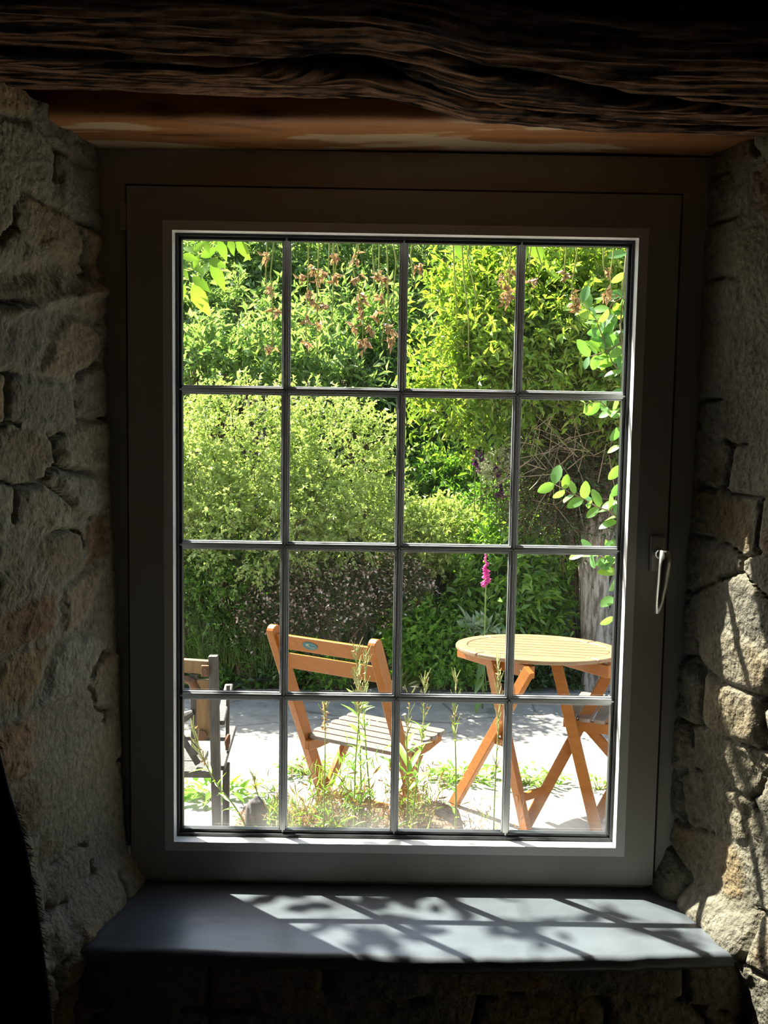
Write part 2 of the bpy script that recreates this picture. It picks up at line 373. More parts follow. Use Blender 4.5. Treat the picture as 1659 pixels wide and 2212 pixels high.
# ------------------------------------------------------------------ rubble walls
def stones(u, v, seed, tone=1.0, cw=.19, ch=.085):
    uu = u + .05 * (fbm(u * 4, v * 4, seed + 3, 3) - .5); vv = v + .06 * (fbm(u * 3.2 + 9, v * 5, seed + 5, 3) - .5)
    gx = uu / cw; gy = vv / ch; jy = np.floor(gy)
    f1 = np.full(u.shape, 9.); f2 = np.full(u.shape, 9.); rid = np.zeros(u.shape); rid2 = np.zeros(u.shape)
    for dj in (-1, 0, 1):
        j = jy + dj; sx = gx + hsh(j, j * 0 + 5, seed) * 1.0
        for di in (-1, 0, 1):
            i = np.floor(sx) + di
            px = i + .5 + (hsh(i, j, seed) - .5) * .8; py = j + .5 + (hsh(i, j, seed + 1) - .5) * .5
            d = np.maximum(np.abs(sx - px) * .95, np.abs(gy - py)) * .6 + np.hypot(sx - px, gy - py) * .4
            rr = hsh(i, j, seed + 2); r2 = hsh(i, j, seed + 9)
            new = d < f1
            f2 = np.where(new, f1, np.minimum(f2, d)); rid = np.where(new, rr, rid); rid2 = np.where(new, r2, rid2); f1 = np.where(new, d, f1)
    m = sst(.05, .24, f2 - f1 + .10 * (fbm(u * 30, v * 30, seed + 8, 3) - .5))
    rough = np.where(rid2 > .55, 1.0, .35)
    h = m * (.003 + .011 * (rid - .25)) + m * rough * .020 * (fbm(u * 26, v * 40, seed + 11, 4) - .5)
    h = h + .016 * (fbm(u * 7, v * 7, seed + 21, 3) - .5) + .009 * (fbm(u * 60, v * 60, seed + 31, 3) - .5)
    smear = sst(.38, .56, fbm(u * 5 + 3, v * 5, seed + 41, 3))          # mortar smeared over some of the stones
    h = h * (1 - .6 * smear)
    # open cracks beside a few stones
    h = h - .022 * sst(.07, .0, f2 - f1) * (fbm(u * 8, v * 8 + 4, seed + 51, 2) > .56)
    pal = np.array([(.27, .225, .16), (.25, .245, .22), (.34, .25, .14), (.21, .205, .19), (.31, .28, .22), (.30, .19, .11)])
    k = np.minimum((rid2 * len(pal)).astype(int), len(pal) - 1)
    col = pal[k] * (.75 + .5 * rid[..., None])
    mort = np.array((.30, .285, .245)) * (.85 + .3 * fbm(u * 12, v * 12, seed + 61, 3)[..., None])
    mm = (m * (1 - .75 * smear))[..., None]
    mm = mm * .85
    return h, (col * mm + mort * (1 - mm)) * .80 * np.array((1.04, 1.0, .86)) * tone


def wall_sheet(name, path, zs, seed, amp=1.0, ledge=None, tone=1.0):
    """path(z) -> plan polyline (n,2) walked on; the relief stands out to the left of the walk"""
    n = 0; rows = []; U = None
    for z in zs:
        rows.append(path(z))
    P2 = np.array(rows)                                                   # (nz, nu, 2)
    seg = np.linalg.norm(np.diff(P2, axis=1), axis=2); u = np.concatenate([np.zeros((len(zs), 1)), np.cumsum(seg, 1)], 1)
    T = np.gradient(P2, axis=1); T = T / np.linalg.norm(T, axis=2, keepdims=True)
    k = 9
    for _ in range(2):                                                    # soften the normals round the corner
        Tp = np.pad(T, ((0, 0), (k, k), (0, 0)), mode='edge'); T = sum(Tp[:, i:i + T.shape[1]] for i in range(2 * k + 1)); T = T / np.linalg.norm(T, axis=2, keepdims=True)
    N = np.stack([-T[..., 1], T[..., 0]], 2)
    Z = np.repeat(np.asarray(zs)[:, None], P2.shape[1], 1)
    h, col = stones(u, Z, seed, tone)
    h = h * amp
    if ledge is not None: h = h + ledge(P2[..., 0], P2[..., 1], Z)
    V = np.concatenate([P2 + N * h[..., None], Z[..., None]], 2)
    o = mesh_np(name, V, grid_faces(*Z.shape), M['stone'], None, True, col, 'stone_albedo')
    return struct(o)


def resample(pts, step):
    pts = np.asarray(pts, float); d = np.concatenate([[0], np.cumsum(np.linalg.norm(np.diff(pts, axis=0), axis=1))])
    n = int(d[-1] / step) + 1; t = np.linspace(0, d[-1], n)
    return np.stack([np.interp(t, d, pts[:, 0]), np.interp(t, d, pts[:, 1])], 1)


SILL_Z = .862
def left_path(z, n=None):
    x0 = -(.452 + .045 * (z - .86) / 1.3); k = .17
    p = [(x0 + .012, 1.86), (x0, 1.80), (x0 - k * .3, 1.50), (x0 - k * .62, 1.18), (x0 - k * .62 - .03, 1.13), (x0 - k * .62 - .09, 1.10), (-1.2, 1.08)]
    t = np.concatenate([np.linspace(0, 1, 21)[:-1], np.linspace(1, 3, 130)[:-1], np.linspace(3, 5, 20)[:-1], np.linspace(5, 6, 40)])
    p = np.array(p); i = np.arange(len(p))
    return np.stack([np.interp(t, i, p[:, 0]), np.interp(t, i, p[:, 1])], 1)


def right_path(z):
    x0 = .548 + .016 * (z - .86); k = .31
    p = [(1.35, 1.08), (x0 + k * .62 + .09, 1.10), (x0 + k * .62 + .03, 1.13), (x0 + k * .62, 1.18), (x0 + k * .3, 1.50), (x0, 1.80), (x0 - .012, 1.86)]
    t = np.concatenate([np.linspace(0, 1, 40)[:-1], np.linspace(1, 3, 20)[:-1], np.linspace(3, 5, 130)[:-1], np.linspace(5, 6, 21)])
    p = np.array(p); i = np.arange(len(p))
    return np.stack([np.interp(t, i, p[:, 0]), np.interp(t, i, p[:, 1])], 1)


zs = np.concatenate([np.linspace(0, .7, 40)[:-1], np.linspace(.7, 2.195, 300)])


def left_ledge(x, y, z):
    # slabs that stick out, and the mortar fillet where reveal and sill meet
    q = .03 * np.exp(-((z - SILL_Z) / .05) ** 2) * sst(1.5, 1.6, y)
    zz = 1.94 - .22 * (1.75 - y)
    return q + .013 * sst(.016, .0, np.abs(z - zz + .02)) * sst(1.45, 1.5, y) * sst(1.86, 1.78, y) - .012 * sst(.03, 0, np.abs(z - zz - .03)) * sst(1.4, 1.5, y)


def right_ledge(x, y, z):
    return .03 * np.exp(-((z - SILL_Z) / .05) ** 2) * sst(1.5, 1.6, y) + .012 * np.sin(z * 9 + y * 5) * sst(1.8, 1.7, y)


wall_sheet('wall_left', left_path, zs, 11, 1.0, left_ledge)
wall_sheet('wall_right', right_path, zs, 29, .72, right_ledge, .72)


def apron_path(z):
    x = np.linspace(.72, -.62, 240); y = 1.585 + .012 * np.sin(x * 7) + 0 * x
    return np.stack([x, y], 1)[::-1]


apr = wall_sheet('wall_below', lambda z: apron_path(z), np.linspace(0, SILL_Z - .022, 130), 47, -1.0)

# room shell behind and around the camera
def slab(name, lo, hi, m): return struct(MB().box(lo, hi).build(name, m))
slab('floor', (-2.4, -2.8, -.1), (2.4, 1.9, 0), M['floor'])
slab('ceiling', (-3.0, -2.8, 2.46), (3.0, 1.95, 2.6), M['board'])
slab('wall_back', (-2.4, -2.9, 0), (2.4, -2.75, 2.46), M['plaster'])
slab('wall_side', (-2.4, -2.75, 0), (-2.25, 1.95, 2.46), M['plaster'])
slab('wall_side', (2.25, -2.75, 0), (2.4, 1.95, 2.46), M['plaster'])
slab('wall_front', (-2.25, 1.10, 0), (-1.15, 1.25, 2.46), M['plaster'])
slab('wall_front', (1.3, 1.10, 0), (2.25, 1.25, 2.46), M['plaster'])
mb = MB()
mb.box((-3, 1.845, 0), (-.475, 1.94, 2.46)); mb.box((.54, 1.845, 0), (3, 1.94, 2.46))
mb.box((-.475, 1.86, 0), (.54, 1.94, .885)); mb.box((-.475, 1.845, 2.10), (.54, 1.94, 2.46))
struct(mb.build('wall_outside', M['render']))

# ------------------------------------------------------------------ the two timbers over the window
def grain(x, s, seed, fx=5, fs=90):
    return fbm(x * fx, s * fs, seed, 4)


nx, ns = 420, 150
xs = np.linspace(-1.25, 1.35, nx)
def zlow(x):
    return np.interp(x, [-1.2, -.55, -.2, -.02, .05, .12, .31, .61, 1.3], [2.188, 2.19, 2.186, 2.187, 2.178, 2.160, 2.147, 2.145, 2.148])
t = np.linspace(0, 1, ns)
# profile walked from the hidden far face, under the belly and up the near face
py = np.interp(t, [0, .10, .16, .22, .72, .80, .86, 1], [1.575, 1.575, 1.568, 1.535, 1.235, 1.195, 1.175, 1.165])
pz = np.interp(t, [0, .10, .16, .22, .50, .72, .80, .86, 1], [.27, .05, .018, .0, -.014, .004, .03, .075, .27])
X = np.repeat(xs[:, None], ns, 1); Y = np.repeat(py[None], nx, 0).copy(); Z = zlow(X) + pz[None]
belly = sst(.12, .24, t) * sst(1.0, .75, t)
Y += .012 * np.sin(X * 2.3 + 1)
g1 = grain(X, t[None] + .010 * np.sin(X * 4), 5); g2 = grain(X + 9, t[None], 8, 14, 120)
ridge = np.abs(g1 - .5) * 2
dz = .011 * (ridge - .4) + .006 * (g2 - .5)
# the long open shakes in the belly
def shake(x0, y0s, x1s, width, depth, a, b):
    yc = np.interp(X, x1s, y0s); e = np.exp(-((Y - yc) / width) ** 2); return depth * e * sst(a, a + .15, X) * sst(b, b - .2, X)
sh1 = shake(0, [1.385, 1.395, 1.412, 1.44, 1.49, 1.525], [-.45, -.15, .0, .12, .35, 1.2], .008 + .028 * np.exp(-((X + .05) / .09) ** 2), .085, -.42, 1.4)
sh2 = shake(0, [1.285, 1.30, 1.33, 1.40, 1.42], [-.6, .0, .2, .5, 1.2], .010, .022, .0, 1.4)
sh3 = shake(0, [1.33, 1.345, 1.36, 1.37], [-.9, -.5, -.2, .2], .007, .014, -1.2, .1)
Z += (dz + sh1 + sh2 + sh3) * np.maximum(belly, .25)[None]
Y += -.006 * (g1 - .5) * (1 - belly)[None]
V = np.stack([X, Y, Z], 2)
worm = sst(.36, .30, ridge) * .0 + 1.15 * sst(.60, .44, fbm(X * 13, t[None] * 210 + .8 * np.sin(X * 5), 33, 4)) * sst(.25, .6, fbm(X * 4 + 3, t[None] * 22, 37, 3) + .2)
base = np.array((.20, .108, .062)) * (.6 + .8 * g2[..., None])
dark = np.array((.010, .007, .006))
mk = np.clip(worm * .9 + sst(.004, .016, sh1 + sh2 + sh3), 0, 1)[..., None]  # streaks of the wood, plus painted shade blackening the open shakes
near_shade = sst(.60, .76, t)[None, :, None] * .75  # shade painted into the colour towards the unlit near face
colr = base * (1 - mk) + dark * mk; colr = colr * (1 - near_shade) + dark * near_shade
Fb = grid_faces(nx, ns)
o = mesh_np('lintel_beam', V, Fb, M['beam'], None, True, colr, 'wood_albedo_shade')
tag(o, 'cracked dark oak beam, the nearer of the two timbers over the window', 'beam')

# peeled orange timber against the frame head
nx, ns = 200, 90
xs = np.linspace(-.80, .90, nx); X = np.repeat(xs[:, None], ns, 1)
qa = np.linspace(math.radians(-60), math.radians(240), ns)          # squared round section, flat belly
cq, sq = np.cos(qa), -np.sin(qa)
Y = 1.742 - .098 * np.sign(cq) * np.abs(cq) ** .25 + .006 * np.sin(X * 2.2)
Z = 2.209 + .032 * np.sign(sq) * np.abs(sq) ** .5 + .004 * np.sin(X * 3.1 + .6)
Z = Z + .004 * (fbm(X * 3, Y * 14, 71, 3) - .5)
V = np.stack([X, Y, Z], 2)
o = mesh_np('lintel_log', V, grid_faces(nx, ns), M['lintel'], None, True)
tag(o, 'peeled orange-brown log with pale bark patches resting above the window frame', 'beam')
slab('trim_1', (-1.25, 1.57, 2.30), (1.35, 1.87, 2.33), M['board'])

# ------------------------------------------------------------------ slate sill
front = [(-.488, 1.568), (-.40, 1.562), (-.172, 1.556), (-.02, 1.551), (.106, 1.547), (.25, 1.552), (.387, 1.560), (.52, 1.571), (.632, 1.581)]
out = []
for i in range(len(front) - 1):
    for s in np.linspace(0, 1, 10)[:-1]: out.append([front[i][0] + s * (front[i + 1][0] - front[i][0]), front[i][1] + s * (front[i + 1][1] - front[i][1])])
out = np.array(out); out[:, 1] += .003 * (vn(out[:, 0] * 60, out[:, 0] * 0, 3) - .5) + .004 * (vn(out[:, 0] * 14, out[:, 0] * 0, 4) - .5)
nxs, nys = len(out), 40
P = np.zeros((nxs, nys, 3))
for j in range(nys):
    s = j / (nys - 1)
    P[:, j, 0] = out[:, 0] + s * 0.0
    P[:, j, 1] = out[:, 1] * (1 - s) + 1.858 * s
P[..., 2] = SILL_Z + .0016 * (fbm(P[..., 0] * 6, P[..., 1] * 6, 81, 3) - .5)
P[:, 0, 2] -= .003 + .004 * vn(out[:, 0] * 25, out[:, 0] * 0, 6)
sk1 = P[:, 0].copy(); sk1[:, 2] -= .014; sk1[:, 1] += .003 * (vn(out[:, 0] * 40, out[:, 0] * 0, 9) - .5)
sk2 = sk1.copy(); sk2[:, 2] = SILL_Z - .026; sk2[:, 1] += .004
sk3 = sk2.copy(); sk3[:, 1] = 1.858
G = np.concatenate([sk3[:, None], sk2[:, None], sk1[:, None], P], 1)
o = mesh_np('window_sill', G, grid_faces(nxs, nys + 3), M['slate'], None, True)
tag(o, 'grey slate window sill slab with a chipped front edge in dappled sun', 'sill')

# ------------------------------------------------------------------ the window
W1 = thing('window_1', None, None, (0.037, 1.82, .87), kind='structure')
SX0, SX1, SZ0, SZ1 = -.442, .515, .871, 2.110
OX0, OX1, OZ0, OZ1 = -.364, .4445, .941, 2.0365


def frame_ring(mb, x0, x1, z0, z1, X0, X1, Z0, Z1, y0, y1, skew=0):
    """rectangular ring: inner x0..z1, outer X0..Z1, mitred"""
    I = [(x0, z0), (x1, z0), (x1, z1), (x0, z1)]; O = [(X0, Z0), (X1, Z0), (X1, Z1), (X0, Z1)]
    for k in range(4):
        a, b = k, (k + 1) % 4
        mb.hexa([(O[a][0], y0, O[a][1]), (O[b][0], y0, O[b][1]), (O[b][0], y1, O[b][1]), (O[a][0], y1, O[a][1]),
                 (I[a][0], y0, I[a][1]), (I[b][0], y0, I[b][1]), (I[b][0], y1, I[b][1]), (I[a][0], y1, I[a][1])])
    return mb


mb = frame_ring(MB(), SX0 - .005, SX1 + .006, SZ0 - .003, SZ1 + .005, -.52, .59, .845, 2.176, 1.809, 1.868)
frame_ring(mb, SX0 + .012, SX1 - .012, SZ0 + .012, SZ1 - .012, SX0 - .006, SX1 + .007, SZ0 - .004, SZ1 + .006, 1.8665, 1.872)
mb.build('outer_frame', M['paint'], W1)
frame_ring(MB(), SX0 + .004, SX1 - .004, SZ0 + .004, SZ1 - .004, SX0 - .0055, SX1 + .0065, SZ0 - .0035, SZ1 + .0055, 1.836, 1.842).build('sash_seal', M['gasket'], W1)
mb = MB(); frame_ring(mb, OX0 - .016, OX1 + .016, OZ0 - .016, OZ1 + .016, SX0, SX1, SZ0, SZ1, 1.800, 1.835)
frame_ring(mb, OX0 - .016, OX1 + .016, OZ0 - .016, OZ1 + .016, SX0 + .006, SX1 - .006, SZ0 + .006, SZ1 - .006, 1.835, 1.866)
mb.build('sash', M['paint'], W1)
mb = MB(); frame_ring(mb, OX0, OX1, OZ0, OZ1, OX0 - .0165, OX1 + .0165, OZ0 - .0165, OZ1 + .0165, 1.7995, 1.832)
mb.build('glazing_bead', M['bead'], W1)
mb = MB(); frame_ring(mb, OX0 + .010, OX1 - .010, OZ0 + .012, OZ1 - .010, OX0 - .004, OX1 + .004, OZ0 - .004, OZ1 + .004, 1.832, 1.848)
frame_ring(mb, OX0 + .005, OX1 - .005, OZ0 + .006, OZ1 - .005, OX0 - .004, OX1 + .004, OZ0 - .004, OZ1 + .004, 1.826, 1.8325)
mb.build('glazing_gasket', M['gasket'], W1, bevel=.001)
MB().box((OX0 + .002, 1.8440, OZ0 + .002), (OX1 - .002, 1.8442, OZ1 - .002)).build('glass_pane', M['glass'], W1)


def bar_profile(mb, p0, p1, w, axis):
    # a ridged bar: broad back strip, raised middle, and a thin lip on each side
    y1 = 1.8435
    for (ww, ya) in ((w, 1.838), (w * .62, 1.8325), (w * .2, 1.8315)):
        if axis == 'v': mb.box((p0[0] - ww / 2, ya, p0[1]), (p0[0] + ww / 2, y1, p1[1]))
        else: mb.box((p0[0], ya, p0[1] - ww / 2), (p1[0], y1, p0[1] + ww / 2))
    for sgn in (-1, 1):
        e = w / 2 - .001
        if axis == 'v': mb.box((p0[0] + sgn * e - .001, 1.8355, p0[1]), (p0[0] + sgn * e + .001, y1, p1[1]))
        else: mb.box((p0[0], 1.8355, p0[1] + sgn * e - .001), (p1[0], y1, p0[1] + sgn * e + .001))


VB = (-.169, .0383, .2459); HB = (1.7640, 1.4845, 1.2055)
for z in HB:
    mb = MB(); bar_profile(mb, (OX0 + .002, z), (OX1 - .002, z), .0162, 'h'); hb = mb.build('glazing_bar', M['bar'], W1, bevel=.0006, seg=1)
    for x in VB: MB().tube([(x, 1.8300, z), (x, 1.8322, z)], .0021, 10).build('screw', M['satin'], hb)
for x in VB:
    mb = MB(); bar_profile(mb, (x, OZ0 + .002), (x, OZ1 - .002), .0158, 'v'); mb.build('glazing_bar', M['bar'], W1, bevel=.0006, seg=1)

# handle: plate, neck and tapering lever
hx = .4972
hp = MB()
hp.box((hx - .0132, 1.7905, 1.4545), (hx + .0132, 1.8, 1.5185)); hpo = hp.build('handle', M['satin'], W1, bevel=.003, seg=3)
mb = MB(); mb.tube([(hx, 1.791, 1.488), (hx, 1.766, 1.488)], [.0095, .0085], 16)
mb.build('neck', M['satin'], hpo, smooth=True)
pts = [(hx + .0045, 1.757, 1.497), (hx + .004, 1.7555, 1.47), (hx + .0015, 1.755, 1.44), (hx - .002, 1.756, 1.41), (hx - .0045, 1.758, 1.386)]
wid = [.0115, .0125, .0105, .0080, .0058]
mb = MB(); pr = []
for p, wv in zip(pts, wid):
    for k in range(12):
        q = 2 * math.pi * k / 12; pr.append((p[0] + wv * math.copysign(abs(math.cos(q)) ** .6, math.cos(q)) * .9, p[1] + .0075 * math.copysign(abs(math.sin(q)) ** .6, math.sin(q)), p[2]))
n = 12
mb.add(pr, [(i * n + k, i * n + (k + 1) % n, (i + 1) * n + (k + 1) % n, (i + 1) * n + k) for i in range(4) for k in range(n)] + [tuple(range(n))[::-1], tuple(range(4 * n, 5 * n))])
mb.build('lever', M['satin'], hpo, smooth=True)
MB().box((-.456, 1.793, .868), (-.443, 1.822, .935)).build('hinge', M['paint'], W1, bevel=.003)
MB().box((-.456, 1.80, 2.035), (-.443, 1.822, 2.085)).build('hinge', M['paint'], W1, bevel=.003)

# ------------------------------------------------------------------ curtain
cur = thing('curtain', 'dark navy curtain with a fringed edge hanging beside the stone reveal', 'curtain', (-.55, 1.0, 2.2))
edge = [(-.66, 2.30), (-.62, 2.0), (-.53, 1.70), (-.44, 1.50)] + [(p[0], p[2]) for p in (at(0, 1590, y=1.0), at(22, 1700, y=1.0), at(50, 1800, y=1.0), at(72, 1930, y=1.0), at(88, 2060, y=1.0), at(105, 2212, y=1.0))] + [(-.325, .85), (-.315, .5), (-.32, .06)]
edge = np.array(sorted(edge, key=lambda e: -e[1]))
zz = np.linspace(2.3, .06, 120); ex = np.interp(-zz, -edge[:, 1], edge[:, 0])
nu = 90; t = np.linspace(0, 1, nu)
Xc = ex[:, None] - t[None] * (.62 - .35 * sst(.4, 2.3, zz)[:, None] * 0)
Yc = 1.0 + .028 * np.sin(t[None] * 38 + .4 * np.sin(zz[:, None] * 3)) * (.5 + .5 * t[None]) + .012 * np.sin(zz[:, None] * 7 + t[None] * 9)
Zc = np.repeat(zz[:, None], nu, 1)
o = mesh_np('cloth', np.stack([Xc, Yc, Zc], 2), grid_faces(120, nu), M['cloth'], cur, True)
sm = o.modifiers.new('thick', 'SOLIDIFY'); sm.thickness = .003
n = 1500; zi = rng.uniform(.1, 2.28, n); xi = np.interp(-zi, -edge[:, 1], edge[:, 0]); k = np.interp(-zi, -zz, np.arange(120.)).astype(int)
keep = fbm(zi * 14, zi * 0, 5, 2) > .44
zi = zi[keep]; xi = xi[keep]; n = len(zi)
b0 = np.stack([xi - .002, 1.0 + .012 * np.sin(zi * 7) + rng.normal(0, .0015, n), zi], 1); dd = np.stack([rng.uniform(.004, .010, n), rng.normal(0, .002, n), -rng.uniform(.002, .008, n)], 1)
V = np.concatenate([b0 + [0, 0, .0007], b0 - [0, 0, .0007], b0 + dd], 0); i = np.arange(n)
mesh_np('fringe', V, np.stack([i, i + n, i + 2 * n], 1), M['fringe'], cur)

exec_marker = None
# ------------------------------------------------------------------ ground outside
nx, ny = 200, 140
gx = np.linspace(-7, 7, nx); gy = np.linspace(1.93, 6.75, ny)
X, Yg = np.meshgrid(gx, gy, indexing='ij')
Zg = .012 * (fbm(X * 1.3, Yg * 1.3, 91, 3) - .5)
struct(mesh_np('patio_paving', np.stack([X, Yg, Zg], 2), grid_faces(nx, ny), M['patio'], None, True))
gx = np.linspace(-8, 8, 120); gy = np.concatenate([np.linspace(6.25, 7.5, 25)[:-1], np.linspace(7.5, 14, 60)])
X, Yg = np.meshgrid(gx, gy, indexing='ij')
edge_y = 6.28 + .12 * np.sin(X * 2.1) + .10 * np.sin(X * 5.3 + 1)
Zg = .07 * sst(0, .12, Yg - edge_y) - .03 * sst(.02, -.05, Yg - edge_y) + np.clip(Yg - 7.9, 0, 9) * .62 + .06 * (fbm(X * 3, Yg * 3, 95, 3) - .5) * sst(6.4, 6.8, Yg)
struct(mesh_np('garden_bank', np.stack([X, Yg, Zg], 2), grid_faces(120, len(gy)), M['bank'], None, True))


# ------------------------------------------------------------------ leaves and stems
def leaf_geo(P, D, N, L, Wd, kind='r', fold=.25, bend=.15):
    """kind 'q': one folded rhombus (2 triangles); 'r': 5 rows for leaves seen near"""
    n = len(P); D = unit(D); N = unit(N - D * np.sum(N * D, 1, keepdims=True)); B = np.cross(D, N)
    L = np.broadcast_to(L, n)[:, None]; Wd = np.broadcast_to(Wd, n)[:, None]
    if kind == 'q':
        m = P + D * L * .45
        V = np.stack([P, m + B * Wd / 2 + N * Wd * fold, P + D * L - N * L * bend, m - B * Wd / 2 + N * Wd * fold], 1)
        i = np.arange(n)[:, None] * 4
        return V.reshape(-1, 3), np.concatenate([i + [0, 1, 2], i + [0, 2, 3]], 0)
    if kind == 'o': sv = [0, .18, .45, .72, .92, 1.0]; wv = [.12, .75, 1.0, .85, .42, .0]
    else: sv = [0, .16, .38, .62, .84, 1.0]; wv = [.08, .66, 1.0, .80, .36, .0]
    rows = []
    for s, ww in zip(sv, wv):
        c = P + D * L * s - N * L * bend * s * s
        rows += [c - B * Wd * ww / 2 + N * Wd * fold * ww, c, c + B * Wd * ww / 2 + N * Wd * fold * ww]
    V = np.stack(rows, 1); k = len(rows); i = np.arange(n)[:, None] * k; F = []
    for r in range(len(sv) - 1):
        a = r * 3; F += [i + [a, a + 1, a + 4, a + 3], i + [a + 1, a + 2, a + 5, a + 4]]
    return V.reshape(-1, 3), np.concatenate(F, 0)


def rods(P, Q, r0, r1, mid=None):
    """many thin three-sided rods P->Q through mid"""
    n = len(P); mid = (P + Q) / 2 if mid is None else mid
    a = unit(Q - P); ref = np.tile([.31, .17, .93], (n, 1)); b = unit(np.cross(a, ref)); c = np.cross(a, b)
    r0 = np.broadcast_to(r0, n)[:, None]; r1 = np.broadcast_to(r1, n)[:, None]; V = []
    for (p, r) in ((P, r0), (mid, (r0 + r1) / 2), (Q, r1)):
        for k in range(3):
            q = 2 * math.pi * k / 3; V.append(p + r * (b * math.cos(q) + c * math.sin(q)))
    V = np.stack(V, 1); i = np.arange(n)[:, None] * 9; F = []
    for s in (0, 3):
        for k in range(3): F.append(i + [s + k, s + (k + 1) % 3, s + 3 + (k + 1) % 3, s + 3 + k])
    return V.reshape(-1, 3), np.concatenate(F, 0)


def rnd(n): return unit(rng.normal(0, 1, (n, 3)))


def twigs_on(ells, n, tl, up=.5, out=.8, wild=.6, rmin=.72, front=0.0):
    """twig starts, ends and middles spread over a few ellipsoids (cx,cy,cz,rx,ry,rz)"""
    E = np.array(ells, float); wgt = (E[:, 3] * E[:, 5] + E[:, 4] * E[:, 5] + E[:, 3] * E[:, 4]); wgt = wgt / wgt.sum()
    k = rng.choice(len(E), n, p=wgt); e = E[k]; d = rnd(n)
    if front: d[:, 1] -= front; d = unit(d)
    r = rng.uniform(rmin, 1.0, n)[:, None]
    P = e[:, :3] + d * e[:, 3:6] * r
    nn = unit(d / e[:, 3:6]); D = unit(nn * out + np.array([0, 0, up]) + rnd(n) * wild)
    ln = tl * rng.uniform(.5, 1.3, n)[:, None]
    Q = P + D * ln; Q[:, 2] -= .12 * ln[:, 0]
    return P, Q, (P + Q) / 2 + np.array([0, 0, 1]) * ln * .05, D, ln[:, 0]


def twig_leaves(P, Q, Mi, per, L, Wd, kind, spread=1.0, upn=.7, fold=.25, bend=.15, clump=None):
    n = len(P); tt = rng.uniform(.08, 1.03, (n, per)); a = (1 - tt)[..., None]
    c = P[:, None] * a * a + 2 * Mi[:, None] * a * (1 - a) + Q[:, None] * (1 - a) ** 2
    D = unit(Q - P)[:, None] * .75 + rnd(n * per).reshape(n, per, 3) * spread
    half = (rng.uniform(0, 1, (n * per, 1)) < .5)
    N = rnd(n * per) * .6 + np.where(half, np.array(to_sun) * 1.1, np.array([-.3, -.45, 1.0])) * upn
    c = c.reshape(-1, 3); D = D.reshape(-1, 3)
    s = rng.uniform(.65, 1.3, len(c))
    return leaf_geo(c, D, N, L * s, Wd * s, kind, fold, bend)


def shrub(name, label, cat, ells, n, per, tl, L, Wd, leaf, stem='twig', base=None, kind='q', group=None, up=.5, wild=.6, spread=1.0, front=0.0,
          rmin=.72, limbs=26, rad=.0016, limb_r=.009, fold=.25, bend=.15, extra=None, zmin=.03):
    E = np.array(ells, float); cx, cy = E[:, 0].mean(), E[:, 1].mean()
    base = base or (cx, cy, .03)
    t = thing(name, label, cat, base, group)
    P, Q, Mi, D, ln = twigs_on(ells, n, tl, up, .8, wild, rmin, front)
    for A in (P, Q, Mi): A[:, 2] = np.maximum(A[:, 2], zmin)
    V, F = twig_leaves(P, Q, Mi, per, L, Wd, kind, spread, fold=fold, bend=bend)
    mesh_np('foliage', V, F, M[leaf], t, kind != 'q')
    V, F = rods(P, Q, rad, rad * .5, Mi)
    lm = rng.choice(n, min(limbs, n), replace=False); B0 = np.array(base) + rng.normal(0, .05, (len(lm), 3)) * [1, 1, 0]
    MM = B0 * .45 + P[lm] * .55 + np.array([0, 0, .18]) * np.linalg.norm(P[lm] - B0, axis=1, keepdims=True) * .6
    V2, F2 = rods(B0, P[lm], limb_r, limb_r * .35, MM)
    mesh_np('branches', np.concatenate([V, V2]), np.concatenate([F, F2 + len(V)]), M[stem], t)
    if extra: extra(t, P, Q, D)
    return t


def petals(P, r, npet, matname, parent, name, updir=None, rows='q'):
    """small open flowers of npet petals at points P"""
    n = len(P); ax = unit(rnd(n) * .6 + (np.array([0, -.5, .7]) if updir is None else np.array(updir)))
    a = unit(np.cross(ax, rnd(n))); b = np.cross(ax, a); Ps = []; Ds = []; Ns = []
    for k in range(npet):
        q = 2 * math.pi * k / npet; Ps.append(P); Ds.append(a * math.cos(q) + b * math.sin(q) + ax * .3); Ns.append(ax)
    V, F = leaf_geo(np.concatenate(Ps), np.concatenate(Ds), np.concatenate(Ns), r, r * .8, 'q', .1, .1)
    return mesh_np(name, V, F, M[matname], parent)


